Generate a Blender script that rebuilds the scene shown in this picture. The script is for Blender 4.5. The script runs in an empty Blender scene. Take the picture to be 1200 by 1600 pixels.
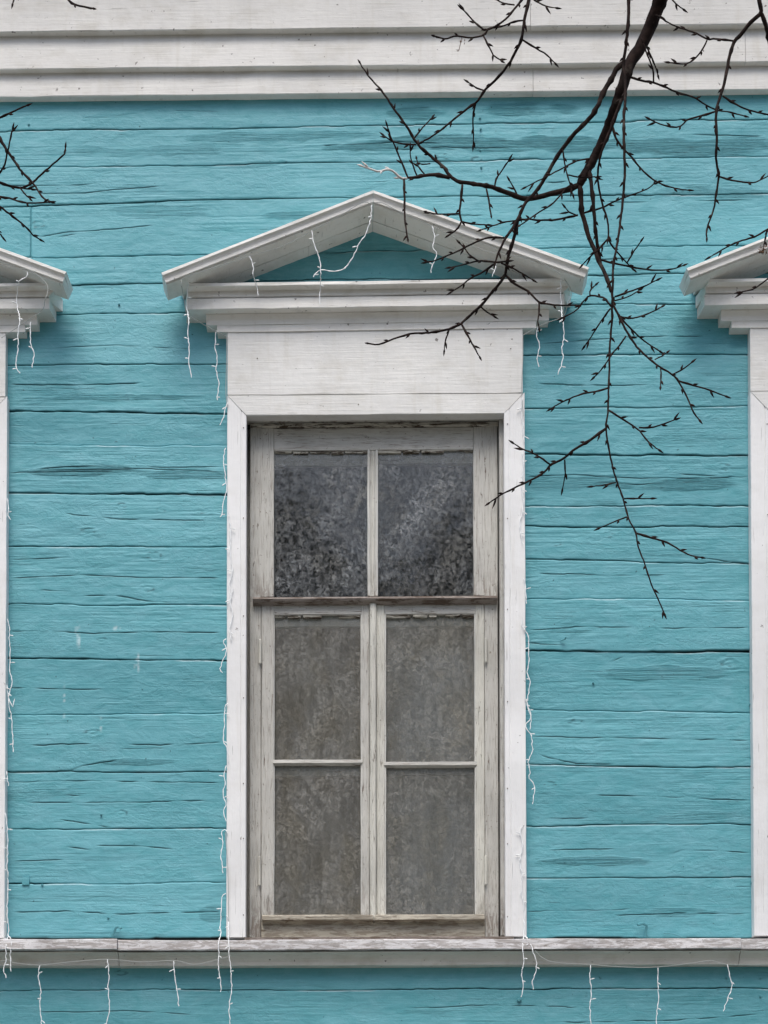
import bpy, bmesh, math, random
import numpy as np
from mathutils import Vector, Matrix
R = math.radians
SC = bpy.context.scene
COL = SC.collection

# ------------------------------------------------------------------ camera
F_PX = 2734.0                      # focal length in photo pixels (photo 1200 x 1600)
CAM = Vector((0.0, -7.0, 1.70))
TILT, YAW = math.atan(0.0297), math.atan(0.0148)
cam_d = bpy.data.cameras.new('camera'); cam = bpy.data.objects.new('camera', cam_d); COL.objects.link(cam)
cam.location = CAM; cam.rotation_euler = (R(90) + TILT, 0, YAW)
cam_d.sensor_fit = 'VERTICAL'; cam_d.sensor_height = 36; cam_d.lens = F_PX / 1600 * 36
cam_d.clip_end = 500; cam_d.clip_start = 0.05
ROT = cam.rotation_euler.to_matrix()
RX, UY, FW = ROT @ Vector((1, 0, 0)), ROT @ Vector((0, 1, 0)), ROT @ Vector((0, 0, -1))
PX0, PY0 = 560.0, 2000.0           # photo pixel of the wall point straight ahead of the camera
_d = Vector((0, 1, 0))
CX0 = PX0 - F_PX * RX.dot(_d) / FW.dot(_d)
CY0 = PY0 + F_PX * UY.dot(_d) / FW.dot(_d)
cam_d.shift_x = (600 - CX0) / 1600; cam_d.shift_y = (CY0 - 800) / 1600
SC.camera = cam

def P(px, py, d=0.0):
    """world point at distance d in front of the wall that stands at photo position px, py"""
    v = FW + RX * ((px - CX0) / F_PX) - UY * ((py - CY0) / F_PX)
    t = (-d - CAM.y) / v.y
    return CAM + v * t
def X(px, d=0.0, py=1000): return P(px, py, d).x
def Z(py, d=0.0, px=600): return P(px, py, d).z

# ------------------------------------------------------------------ sky, sun, exposure
SUN_EL, SUN_AZ = 60.0, 8.0        # azimuth measured from the direction that faces the wall
world = bpy.data.worlds.new('World'); SC.world = world; world.use_nodes = True
wn = world.node_tree; wn.nodes.clear()
sky = wn.nodes.new('ShaderNodeTexSky'); sky.sky_type = 'NISHITA'; sky.sun_disc = False
sky.sun_elevation = R(SUN_EL); sky.sun_rotation = R(180 + SUN_AZ)
sky.air_density = 1.0; sky.dust_density = 3.0; sky.ozone_density = 1.0; sky.altitude = 0
bg = wn.nodes.new('ShaderNodeBackground'); bg.inputs[1].default_value = 0.115
wo = wn.nodes.new('ShaderNodeOutputWorld')
wn.links.new(sky.outputs[0], bg.inputs[0]); wn.links.new(bg.outputs[0], wo.inputs[0])
sun_d = bpy.data.lights.new('sun', 'SUN'); sun = bpy.data.objects.new('sun', sun_d); COL.objects.link(sun)
sun_d.energy = 1.5; sun_d.angle = R(34); sun_d.color = (1.0, 0.965, 0.92)
sv = Vector((-math.sin(R(SUN_AZ)) * math.cos(R(SUN_EL)), -math.cos(R(SUN_AZ)) * math.cos(R(SUN_EL)), math.sin(R(SUN_EL))))
sun.rotation_euler = (-sv).to_track_quat('-Z', 'Y').to_euler(); sun.location = (0, -8, 12)
SC.view_settings.view_transform = 'Standard'; SC.view_settings.look = 'None'
SC.view_settings.exposure = 0.80; SC.view_settings.gamma = 1.0; SC.view_settings.use_curve_mapping = False

# ------------------------------------------------------------------ numpy noise
def _hash(ix, iz, seed):
    n = (ix.astype(np.int64) * 374761393 + iz.astype(np.int64) * 668265263 + seed * 1442695041) & 0x7fffffff
    n = ((n ^ (n >> 13)) * 1274126177) & 0x7fffffff
    n = n ^ (n >> 16)
    return (n & 0xffff) / 65535.0
def vn(x, z, seed=0):
    x = np.asarray(x, float); z = np.asarray(z, float) + np.zeros_like(x)
    ix, iz = np.floor(x), np.floor(z); fx, fz = x - ix, z - iz
    fx = fx * fx * (3 - 2 * fx); fz = fz * fz * (3 - 2 * fz)
    a, b = _hash(ix, iz, seed), _hash(ix + 1, iz, seed); c, d = _hash(ix, iz + 1, seed), _hash(ix + 1, iz + 1, seed)
    return (a + (b - a) * fx) * (1 - fz) + (c + (d - c) * fx) * fz - 0.5
def fbm(x, z, seed=0, o=4):
    s, a = 0, 1.0
    for k in range(o):
        s = s + a * vn(x * 2 ** k, z * 2 ** k, seed + 17 * k); a *= 0.5
    return s

# ------------------------------------------------------------------ object helpers
def tag(o, label=None, cat=None, group=None, kind=None):
    if label: o['label'] = label
    if cat: o['category'] = cat
    if group: o['group'] = group
    if kind: o['kind'] = kind
    return o
def empty(name, loc, label, cat, group=None):
    o = bpy.data.objects.new(name, None); COL.objects.link(o); o.location = loc; o.empty_display_size = 0.1
    return tag(o, label, cat, group)
def base_of(parent):
    v = Vector((0, 0, 0))
    while parent is not None:
        v = v + parent.location; parent = parent.parent
    return v
def mk(name, verts, faces, mat, parent=None, smooth=False, attrs=None, origin=None):
    """one mesh object from world-space vertices"""
    V = np.asarray(verts, float).reshape(-1, 3)
    b = base_of(parent) if parent is not None else Vector(origin or (0, 0, 0))
    V = V - np.array(b)
    me = bpy.data.meshes.new(name)
    me.from_pydata(V.tolist(), [], faces) if not isinstance(faces, np.ndarray) else _fast(me, V, faces)
    if attrs:
        for k, a in attrs.items():
            at = me.attributes.new(k, 'FLOAT', 'POINT'); at.data.foreach_set('value', np.asarray(a, np.float32).ravel())
    me.materials.append(mat)
    if smooth: me.polygons.foreach_set('use_smooth', [True] * len(me.polygons))
    me.update()
    o = bpy.data.objects.new(name, me); COL.objects.link(o)
    if parent is not None: o.parent = parent
    else: o.location = b
    return o
def _fast(me, V, Fq):
    me.vertices.add(len(V)); me.vertices.foreach_set('co', V.astype(np.float32).ravel())
    me.loops.add(Fq.size); me.loops.foreach_set('vertex_index', Fq.astype(np.int32).ravel())
    me.polygons.add(len(Fq)); me.polygons.foreach_set('loop_start', np.arange(0, Fq.size, 4, dtype=np.int32))
    me.polygons.foreach_set('loop_total', np.full(len(Fq), 4, dtype=np.int32)); me.update(calc_edges=True)

class G:                            # gathers shapes that make ONE mesh
    def __init__(s): s.v, s.f = [], []
    def add(s, v, f):
        n = len(s.v); s.v += [tuple(p) for p in v]; s.f += [tuple(i + n for i in q) for q in f]; return s
    def build(s, name, mat, parent=None, smooth=False, origin=None):
        return mk(name, s.v, s.f, mat, parent, smooth, None, origin)
def loft(rings, caps=True):
    n = len(rings[0]); v = [p for r in rings for p in r]; f = []
    for k in range(len(rings) - 1):
        for i in range(n):
            j = (i + 1) % n
            f.append((k * n + i, k * n + j, (k + 1) * n + j, (k + 1) * n + i))
    if caps: f.append(tuple(range(n))[::-1]); f.append(tuple((len(rings) - 1) * n + i for i in range(n)))
    return v, f
def cr(a0, a1, b0, b1, c=0.0022):
    if a0 > a1: a0, a1 = a1, a0
    if b0 > b1: b0, b1 = b1, b0
    c = min(c, (a1 - a0) * 0.3, (b1 - b0) * 0.3)
    return [(a0 + c, b0), (a1 - c, b0), (a1, b0 + c), (a1, b1 - c), (a1 - c, b1), (a0 + c, b1), (a0, b1 - c), (a0, b0 + c)]
_sd = [100]
def seed(): _sd[0] += 7; return _sd[0]
def hbar(x0, x1, prof, seg=0.06, wob=0.0007):
    """profile (d, z) run along x; x0/x1 may be functions of (d, z) for mitres"""
    f0 = x0 if callable(x0) else (lambda d, z: x0); f1 = x1 if callable(x1) else (lambda d, z: x1)
    L = abs(f1(*prof[0]) - f0(*prof[0])); n = max(2, min(60, int(L / seg) + 1)); sd = seed(); rings = []
    for k in range(n + 1):
        t = k / n; r = []
        for i, (d, z) in enumerate(prof):
            xa, xb = f0(d, z), f1(d, z); x = xa + (xb - xa) * t
            w1 = float(vn(np.array([x * 9.0]), z * 3, sd + i % 3)[0]) * wob * 2
            w2 = float(vn(np.array([x * 7.0]), z * 3, sd + 3 + i % 3)[0]) * wob * 2
            r.append((x, -(d + w1), z + w2))
        rings.append(r)
    return loft(rings)
def vbar(z0, z1, prof, seg=0.07, wob=0.0007):
    """profile (x, d) run along z"""
    f0 = z0 if callable(z0) else (lambda x, d: z0); f1 = z1 if callable(z1) else (lambda x, d: z1)
    L = abs(f1(*prof[0]) - f0(*prof[0])); n = max(2, min(60, int(L / seg) + 1)); sd = seed(); rings = []
    for k in range(n + 1):
        t = k / n; r = []
        for i, (x, d) in enumerate(prof):
            za, zb = f0(x, d), f1(x, d); z = za + (zb - za) * t
            w1 = float(vn(np.array([z * 9.0]), x * 3, sd + i % 3)[0]) * wob * 2
            w2 = float(vn(np.array([z * 7.0]), x * 3, sd + 3 + i % 3)[0]) * wob * 2
            r.append((x + w1, -(d + w2), z))
        rings.append(r)
    return loft(rings)
def tube(pts, rad, n=6):
    pts = [Vector(p) for p in pts]; m = len(pts)
    if not isinstance(rad, (list, tuple)): rad = [rad] * m
    rings = []; up = Vector((0, 1, 0.01))
    for k in range(m):
        t = (pts[min(k + 1, m - 1)] - pts[max(k - 1, 0)])
        t = t.normalized() if t.length > 1e-9 else Vector((0, 0, 1))
        a = t.cross(up); a = a.normalized() if a.length > 1e-6 else Vector((1, 0, 0)); b = t.cross(a)
        rings.append([tuple(pts[k] + (a * math.cos(2 * math.pi * i / n) + b * math.sin(2 * math.pi * i / n)) * rad[k]) for i in range(n)])
    return loft(rings)
def boxv(x0, x1, y0, y1, z0, z1):
    v = [(x0, y0, z0), (x1, y0, z0), (x1, y1, z0), (x0, y1, z0), (x0, y0, z1), (x1, y0, z1), (x1, y1, z1), (x0, y1, z1)]
    return v, [(3, 2, 1, 0), (4, 5, 6, 7), (0, 1, 5, 4), (1, 2, 6, 5), (2, 3, 7, 6), (3, 0, 4, 7)]

# ------------------------------------------------------------------ materials
def lin(h):
    c = [int(h[i:i + 2], 16) / 255 for i in (0, 2, 4)]
    return tuple(((x / 12.92) if x <= 0.04045 else ((x + 0.055) / 1.055) ** 2.4) for x in c) + (1,)
class M:
    def __init__(s, name, rough=0.6, spec=0.3):
        s.m = bpy.data.materials.new(name); s.m.use_nodes = True; s.t = s.m.node_tree
        s.b = s.t.nodes['Principled BSDF']; s.b.inputs['Roughness'].default_value = rough
        s.b.inputs['Specular IOR Level'].default_value = spec
        s.co = s.n('ShaderNodeTexCoord').outputs['Object']
    def n(s, k): return s.t.nodes.new(k)
    def l(s, a, b): s.t.links.new(a, b)
    def noise(s, scale, sc=(1, 1, 1), detail=4, rough=0.55, dist=0.0, off=(0, 0, 0)):
        mp = s.n('ShaderNodeMapping'); mp.inputs['Scale'].default_value = sc; mp.inputs['Location'].default_value = off; s.l(s.co, mp.inputs[0])
        t = s.n('ShaderNodeTexNoise'); t.inputs['Scale'].default_value = scale; t.inputs['Detail'].default_value = detail
        t.inputs['Roughness'].default_value = rough; t.inputs['Distortion'].default_value = dist; s.l(mp.outputs[0], t.inputs[0])
        return t.outputs[0]
    def ramp(s, v, a, b, lo=0.0, hi=1.0):
        r = s.n('ShaderNodeMapRange'); r.inputs[1].default_value = a; r.inputs[2].default_value = b
        r.inputs[3].default_value = lo; r.inputs[4].default_value = hi; r.clamp = True; s.l(v, r.inputs[0]); return r.outputs[0]
    def mul(s, a, b, op='MULTIPLY'):
        m = s.n('ShaderNodeMath'); m.operation = op
        for i, q in enumerate((a, b)):
            if isinstance(q, (int, float)): m.inputs[i].default_value = q
            else: s.l(q, m.inputs[i])
        return m.outputs[0]
    def mix(s, f, a, b, mode='MIX'):
        m = s.n('ShaderNodeMix'); m.data_type = 'RGBA'; m.blend_type = mode
        if isinstance(f, (int, float)): m.inputs[0].default_value = f
        else: s.l(f, m.inputs[0])
        for i, q in ((6, a), (7, b)):
            if isinstance(q, tuple): m.inputs[i].default_value = q
            else: s.l(q, m.inputs[i])
        return m.outputs[2]
    def bump(s, hts):
        prev = None
        for h, strength, dist in hts:
            b = s.n('ShaderNodeBump'); b.inputs['Strength'].default_value = strength; b.inputs['Distance'].default_value = dist
            s.l(h, b.inputs['Height'])
            if prev: s.l(prev, b.inputs['Normal'])
            prev = b.outputs[0]
        s.l(prev, s.b.inputs['Normal'])
    def attr(s, name):
        a = s.n('ShaderNodeAttribute'); a.attribute_name = name; return a.outputs['Fac']
    def col(s, c):
        if isinstance(c, tuple): s.b.inputs['Base Color'].default_value = c
        else: s.l(c, s.b.inputs['Base Color'])
        return s.m

def mat_teal():
    s = M('teal_painted_planks', 0.5, 0.25)
    base, dark, pale = (0.114, 0.378, 0.426, 1), (0.060, 0.238, 0.282, 1), (0.185, 0.460, 0.525, 1)
    streak = s.noise(1, (4, 4, 150), 5, 0.7, 0.5)
    streak2 = s.noise(1, (9, 9, 420), 4, 0.7, 0.3, (3, 1, 7))
    patch = s.mul(s.noise(1, (1.7, 1.7, 13), 6, 0.68, 0.5, (11, 0, 3)), s.mul(s.mul(streak, -0.5, 'ADD'), 0.30), 'ADD')
    blot = s.noise(1, (8, 8, 17), 5, 0.65, 0.8, (1, 0, 9))
    lump = s.noise(24, (1, 1, 1.7), 6, 0.62, 1.4)
    fine = s.noise(130, (1, 1, 2.5), 4, 0.7, 0.6)
    c = s.mix(s.ramp(blot, 0.35, 0.7), base, pale)
    c = s.mix(s.ramp(s.noise(1, (0.9, 0.9, 3.2), 2), 0.35, 0.65), s.mix(0.30, c, dark), c)
    c = s.mix(s.ramp(fine, 0.30, 0.70, 0.28, 0.0), c, dark)
    wmask = s.mul(s.ramp(patch, 0.61, 0.72), 0.38)
    wmask = s.mul(wmask, s.mul(s.attr('wear'), s.ramp(streak, 0.36, 0.56, 0.42, 1.0)), 'MAXIMUM')
    c = s.mix(s.mul(wmask, s.ramp(streak, 0.38, 0.56, 0.35, 1.0)), c, dark)
    c = s.mix(s.mul(s.ramp(streak2, 0.57, 0.66), s.ramp(wmask, 0, 1, 0.30, 0.85)), c, (0.022, 0.10, 0.115, 1))
    c = s.mix(s.mul(s.attr('tone'), 0.45), c, dark)
    c = s.mix(s.ramp(s.attr('tone'), 0, -1, 0, 0.45), c, pale)
    dirt = s.noise(16, (1, 1, 1.2), 6, 0.75)
    c = s.mix(s.ramp(dirt, 0.64, 0.72, 0, 0.4), c, (0.04, 0.13, 0.145, 1))
    c = s.mix(s.ramp(s.noise(60, (1, 1, 1), 2, 0.5, 0, (8, 8, 8)), 0.72, 0.76, 0, 0.7), c, (0.02, 0.07, 0.08, 1))
    c = s.mix(s.mul(s.attr('crack'), 0.92), c, (0.008, 0.030, 0.034, 1))
    c = s.mix(s.attr('drip'), c, (0.62, 0.72, 0.74, 1))  # white paint drips, plus the ledge light painted along plank top edges
    s.bump([(s.mul(streak, s.ramp(wmask, 0, 1, 0.22, 1.0)), 0.7, 0.008), (s.mul(streak2, s.ramp(wmask, 0, 1, 0.1, 1.0)), 0.6, 0.004), (s.mul(lump, s.ramp(s.noise(3.2, (1, 1, 2), 3, 0.5, 0, (9, 4, 2)), 0.42, 0.62, 0.10, 1.0)), 0.45, 0.008), (s.noise(9, (1, 1, 2.2), 3, 0.5, 2.5), 0.22, 0.010), (fine, 0.2, 0.002)])
    return s.col(c)
def mat_white(name, axis, base=(0.735, 0.735, 0.71, 1), dirt_amt=0.4, crack=0.0):
    s = M(name, 0.5, 0.35)
    g = {'h': (5, 5, 120), 'v': (120, 120, 5)}[axis]
    g2 = {'h': (22, 22, 420), 'v': (420, 420, 22)}[axis]
    grain = s.noise(1, g, 5, 0.6, 0.3); fine = s.noise(1, g2, 3, 0.6, 0.2, (4, 4, 4))
    c = s.mix(s.ramp(s.noise(3.5, (1, 1, 1), 4), 0.3, 0.7), base, tuple(x * 0.86 for x in base[:3]) + (1,))
    c = s.mix(s.ramp(s.noise(9, (1, 1, 1.5), 5, 0.6), 0.5, 0.78, 0, dirt_amt), c, (base[0] * 0.62, base[1] * 0.59, base[2] * 0.52, 1))
    c = s.mix(s.ramp(fine, 0.62, 0.74, 0, 0.14 + crack), c, (0.13, 0.12, 0.10, 1))
    c = s.mix(s.ramp(s.noise(46, (1, 1, 1), 3, 0.5), 0.70, 0.75, 0, 0.8), c, (0.07, 0.055, 0.045, 1))
    c = s.mix(s.ramp(s.noise(1, (26, 26, 1.6), 4, 0.6, 0.3, (2, 9, 4)), 0.56, 0.72, 0, 0.28), c, (base[0] * 0.70, base[1] * 0.67, base[2] * 0.60, 1))
    c = s.mix(s.ramp(s.noise(1, {'h': (3, 3, 150), 'v': (150, 150, 3)}[axis], 3, 0.6, 0.8, (1, 6, 2)), 0.69, 0.72, 0, 0.7), c, (0.10, 0.09, 0.08, 1))
    s.bump([(grain, 0.28, 0.005), (fine, 0.2, 0.002), (s.noise(30, (1, 1, 1), 5), 0.35, 0.004)])
    return s.col(c)
def mat_old(name, axis, base=(0.57, 0.565, 0.525, 1), wood=(0.12, 0.082, 0.06, 1), peel=0.63, strength=0.85):
    """old oil paint cracked along the grain, wood showing through"""
    s = M(name, 0.7, 0.2)
    g = {'h': (6, 6, 90), 'v': (110, 110, 5)}[axis]
    g2 = {'h': (14, 14, 420), 'v': (460, 460, 11)}[axis]
    grain = s.noise(1, g, 5, 0.65, 0.4); fine = s.noise(1, g2, 4, 0.65, 0.3, (5, 2, 1))
    c = s.mix(s.ramp(s.noise(5, (1, 1, 1), 4), 0.3, 0.7), base, tuple(x * 0.74 for x in base[:3]) + (1,))
    c = s.mix(s.ramp(fine, 0.55, 0.66, 0, strength * .95), c, tuple(x * 1.1 for x in wood[:3]) + (1,))
    fl = s.noise(26, {'h': (.45, 1, 2.6), 'v': (2.4, 1, .4)}[axis], 6, 0.75, 0.5)
    flake = s.mul(s.ramp(fl, peel - .03, peel + 0.03), s.ramp(grain, 0.40, 0.52))
    c = s.mix(s.ramp(s.noise(85, (1, 1, 1), 3, 0.6), 0.66, 0.72, 0, 0.7), c, wood)
    sep = s.n('ShaderNodeSeparateXYZ'); s.l(s.co, sep.inputs[0]); zc = sep.outputs[2]
    low = s.mul(s.ramp(zc, Z(1370), Z(1442), 0, 1), s.mul(s.ramp(zc, Z(880), Z(932), 0, 1), s.ramp(zc, Z(934), Z(933), 0, 1)), 'MAXIMUM')
    flake = s.mul(flake, s.mul(s.mul(low, 0.6), s.ramp(s.noise(34, {'h': (.4, 1, 2), 'v': (2, 1, .5)}[axis], 6, 0.75, 0.6, (2, 7, 5)), 0.47, 0.55)), 'MAXIMUM')
    c = s.mix(flake, c, wood)
    if axis == 'h': pass
    s.bump([(grain, 0.5, 0.005), (fine, 0.55, 0.003), (s.ramp(fl, peel - .03, peel + 0.03, 1, 0), 0.6, 0.002)])
    return s.col(c)
def mat_flat(name, c, rough=0.7, bumpsc=None, var=0.25):
    s = M(name, rough, 0.25)
    cc = s.mix(s.ramp(s.noise(12, (1, 1, 1), 5), 0.3, 0.7), c, tuple(x * (1 - var) for x in c[:3]) + (1,))
    if bumpsc: s.bump([(s.noise(bumpsc, (1, 1, 1), 5), 0.5, 0.004)])
    return s.col(cc)
def mat_glass(name, film, a, b, amt, off):
    s = M(name, 0.3, 0.5); t = s.t
    fine = s.noise(58, (1, 1, 1), 6, 0.72, 1.1, off); mid = s.noise(22, (1, 1, 0.8), 5, 0.7, 1.6, (2, 2, 2))
    drip = s.noise(1, (34, 34, 3.5), 4, 0.6, 0.6)
    mp = s.n('ShaderNodeMapping'); mp.inputs['Rotation'].default_value = (0, R(-32), 0); s.l(s.co, mp.inputs[0])
    dg = s.n('ShaderNodeTexNoise'); dg.inputs['Scale'].default_value = 1; dg.inputs['Detail'].default_value = 4
    mp2 = s.n('ShaderNodeMapping'); mp2.inputs['Scale'].default_value = (9, 9, 2.6); mp2.inputs['Location'].default_value = off
    s.l(mp.outputs[0], mp2.inputs[0]); s.l(mp2.outputs[0], dg.inputs[0])
    f = s.mul(s.ramp(fine, 0.40, 0.60, 0.0, 1.0), s.ramp(mid, 0.34, 0.62, 0.15, 1.0))
    f = s.mul(f, s.ramp(dg.outputs[0], 0.32, 0.66, 0.40, 1.15))
    f = s.mul(s.mul(f, a), s.ramp(drip, 0.38, 0.66, b, b * 1.6), 'ADD')
    tr = s.n('ShaderNodeBsdfTransparent'); tr.inputs[0].default_value = (0.93, 0.95, 0.95, 1)
    gl = s.n('ShaderNodeBsdfGlossy'); gl.inputs['Roughness'].default_value = 0.04; gl.inputs[0].default_value = (0.80, 0.80, 0.76, 1)
    fr = s.n('ShaderNodeFresnel'); fr.inputs[0].default_value = 1.45
    wav = s.n('ShaderNodeBump'); wav.inputs['Strength'].default_value = 0.25; wav.inputs['Distance'].default_value = 0.005
    s.l(s.noise(6, (1, 1, 1), 3), wav.inputs['Height']); s.l(wav.outputs[0], gl.inputs['Normal'])
    m1 = s.n('ShaderNodeMixShader'); s.l(fr.outputs[0], m1.inputs[0]); s.l(tr.outputs[0], m1.inputs[1]); s.l(gl.outputs[0], m1.inputs[2])
    di = s.n('ShaderNodeBsdfDiffuse'); s.l(s.mix(s.ramp(s.noise(5, (1.6, 1, 1), 3, 0.5, 0.5, off), 0.45, 0.65, 0, .8), film, (film[0] * .86, film[1] * .82, film[2] * .74, 1)), di.inputs[0])
    m2 = s.n('ShaderNodeMixShader'); s.l(f, m2.inputs[0]); s.l(m1.outputs[0], m2.inputs[1]); s.l(di.outputs[0], m2.inputs[2])
    s.l(m2.outputs[0], t.nodes['Material Output'].inputs[0]); return s.m
def mat_bark():
    s = M('dark_bark', 0.85, 0.1)
    c = s.mix(s.ramp(s.noise(40, (1, 1, 1), 4), 0.4, 0.65), (0.012, 0.0075, 0.0065, 1), (0.032, 0.020, 0.017, 1))
    c = s.mix(s.ramp(s.noise(22, (1, 1, 1), 3, 0.5, 0, (6, 2, 1)), 0.60, 0.70, 0, 0.55), c, (0.085, 0.072, 0.060, 1))
    s.bump([(s.noise(160, (1, 1, 1), 4), 0.6, 0.002)])
    return s.col(c)
TEAL = mat_teal()
WH, WV = mat_white('white_paint_level', 'h'), mat_white('white_paint_upright', 'v', (0.81, 0.815, 0.81, 1), 0.18)
WT = mat_white('white_paint_cornice', 'h', (0.69, 0.68, 0.645, 1), 0.45, 0.2)
WP = mat_white('white_paint_pediment', 'h', (0.84, 0.83, 0.785, 1), 0.5, 0.1)
OV, OH = mat_old('old_grey_paint_upright', 'v'), mat_old('old_grey_paint_level', 'h')
OB = mat_old('old_cream_paint_upright', 'v', (0.66, 0.655, 0.59, 1), (0.16, 0.13, 0.10, 1), 0.62, 0.7)
OD = mat_old('bare_brown_wood', 'h', (0.52, 0.485, 0.40, 1), (0.17, 0.135, 0.10, 1), 0.60, 0.6)
ODB = mat_old('bare_grey_brown_wood', 'h', (0.34, 0.30, 0.27, 1), (0.12, 0.09, 0.07, 1), 0.50, 0.9)
SILLM = mat_old('flaking_white_paint', 'h', (0.80, 0.79, 0.79, 1), (0.24, 0.205, 0.18, 1), 0.62, 0.5)
SILLU = mat_white('sill_moulding_paint', 'h', (0.66, 0.65, 0.59, 1), 0.7, 0.1)
PUTTY = mat_old('white_putty', 'v', (0.66, 0.66, 0.62, 1), (0.22, 0.19, 0.15, 1), 0.66, 0.4)
PUTTYH = mat_old('broken_putty', 'h', (0.55, 0.53, 0.46, 1), (0.06, 0.045, 0.03, 1), 0.50, 0.8)
GLASS_U = mat_glass('grimy_upper_glass', (0.46, 0.48, 0.49, 1), 0.50, 0.01, 1, (7, 3, 1)); GLASS_L = mat_glass('grimy_lower_glass', (0.54, 0.53, 0.49, 1), 0.30, 0.10, 1, (1, 5, 9)); BARK = mat_bark()
LICHEN = mat_flat('pale_lichened_bark', (0.80, 0.76, 0.72, 1), 0.8, 200, 0.35)
BUD = mat_flat('bud_scales', (0.025, 0.013, 0.011, 1), 0.6)
DRY = mat_flat('dry_brown_leaf', (0.16, 0.085, 0.045, 1), 0.8, 120)
CABLE = mat_flat('white_cable', (0.88, 0.90, 0.90, 1), 0.4, None, 0.1)
CLEAR = mat_flat('clear_cable', (0.42, 0.44, 0.42, 1), 0.3, None, 0.1)
DARKIN = mat_flat('dark_room', (0.05, 0.048, 0.045, 1), 0.9)
BACK = mat_flat('dark_sheathing', (0.025, 0.03, 0.03, 1), 0.9)
NAIL = mat_flat('rusty_nail', (0.06, 0.035, 0.025, 1), 0.6)
NAILT = mat_flat('painted_nail', (0.12, 0.36, 0.41, 1), 0.45)
SOIL = mat_flat('plain_ground', (0.22, 0.21, 0.185, 1), 0.95, 8)
STONE = mat_flat('plinth_render', (0.36, 0.35, 0.33, 1), 0.9, 20)
ROOFM = mat_flat('roof_metal', (0.10, 0.11, 0.12, 1), 0.5)
def mat_cloth(name, a, b):
    s = M(name, 0.9, 0.1)
    c = s.mix(s.ramp(s.noise(1, (9, 9, 2.2), 4, 0.6, 0.8), 0.35, 0.65), a, b)
    c = s.mix(s.ramp(s.noise(160, (1, 1, 1), 2), 0.4, 0.7, 0, 0.25), c, (0.05, 0.05, 0.05, 1))
    s.bump([(s.noise(9, (1, 1, 1), 5, 0.6, 1.0), 0.5, 0.02)]); return s.col(c)
CLOTH_G = mat_cloth('grey_cloth', (0.85, 0.86, 0.86, 1), (0.60, 0.62, 0.63, 1))
CLOTH_B = mat_cloth('brown_grey_cloth', (0.48, 0.44, 0.36, 1), (0.26, 0.23, 0.185, 1))
CLOTH_D = mat_cloth('dark_blue_grey_cloth', (0.03, 0.034, 0.038, 1), (0.012, 0.014, 0.016, 1))

# ------------------------------------------------------------------ ground
g = G()
xs = [-60, -20, -8, -4, 0, 4, 8, 20, 60]; ys = [-60, -30, -14, -8, -4, -1, 3, 12, 60]
gv = [(x, y, 0.0 + 0.05 * math.sin(x * 0.7 + y)) for y in ys for x in xs]
gf = [(j * 9 + i, j * 9 + i + 1, j * 9 + i + 10, j * 9 + i + 9) for j in range(8) for i in range(8)]
tag(mk('ground', gv, gf, SOIL, None, True), kind='structure')

# ------------------------------------------------------------------ the house
house = empty('wooden_house', (0, 0, 0.0), 'turquoise painted timber house front with white trimmed pedimented windows', 'house')
XL, XR = -4.6, 4.9
ZT = Z(-330)                                   # top of the wall, above the frame
W_OPEN = (X(387), X(787)); Z_OPEN = (Z(1463), Z(650))
SH_R = X(1172.5, 0.045, 640) - X(355, 0.045, 640); SH_L = X(11.4, 0.045, 640) - X(818.5, 0.045, 640) - .004
SP_R = X(1079, .185, 436) - X(260.5, .185, 436); SP_L = X(97.5, .185, 436) - X(912, .185, 436)
openings = [(W_OPEN[0] + s, W_OPEN[1] + s) for s in (SH_L, 0, SH_R)]
# solid wall behind the planks, with the three window openings
g = G(); y0, y1 = 0.030, 0.24
g.add(*boxv(XL, XR, y0, y1, 0.85, Z_OPEN[0] - 0.01)); g.add(*boxv(XL, XR, y0, y1, Z_OPEN[1] + 0.01, ZT))
ex = [XL] + [v for o in openings for v in (o[0] - 0.012, o[1] + 0.012)] + [XR]
for i in range(0, len(ex), 2): g.add(*boxv(ex[i], ex[i + 1], y0, y1, Z_OPEN[0] - 0.008, Z_OPEN[1] + 0.008))
g.add(*boxv(XL, XL + 0.2, 0.242, 7, 0.85, ZT)); g.add(*boxv(XR - 0.2, XR, 0.242, 7, 0.85, ZT)); g.add(*boxv(XL, XR, 7.001, 7.2, 0.85, ZT))
g.build('wall', BACK, house)
g = G(); g.add(*boxv(XL + 0.21, XR - 0.21, 2.6, 2.7, 0.9, ZT - 0.05)); g.add(*boxv(XL + 0.21, XR - 0.21, 0.25, 2.59, 1.9, 1.98)); g.add(*boxv(XL + 0.21, XR - 0.21, 0.25, 2.59, 5.6, 5.7))
g.build('interior_wall', DARKIN, house)
g = G(); g.add(*boxv(XL - 0.06, XR + 0.06, -0.10, 7.26, -0.1, 0.84)); g.build('plinth', STONE, house)
# roof with eaves well above the frame
zr = ZT + 0.02
g = G(); g.add([(XL - .5, -0.55, zr + .05), (XR + .5, -0.55, zr + .05), (XR + .5, 3.6, zr + 1.9), (XL - .5, 3.6, zr + 1.9), (XR + .5, 7.7, zr + .05), (XL - .5, 7.7, zr + .05),
                (XL - .5, -0.55, zr), (XR + .5, -0.55, zr), (XR + .5, 7.7, zr), (XL - .5, 7.7, zr)],
               [(0, 1, 2, 3), (3, 2, 4, 5), (6, 9, 8, 7), (0, 6, 7, 1), (5, 4, 8, 9), (0, 3, 5, 9, 6), (1, 7, 8, 4, 2)]); g.build('roof', ROOFM, house)

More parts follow.
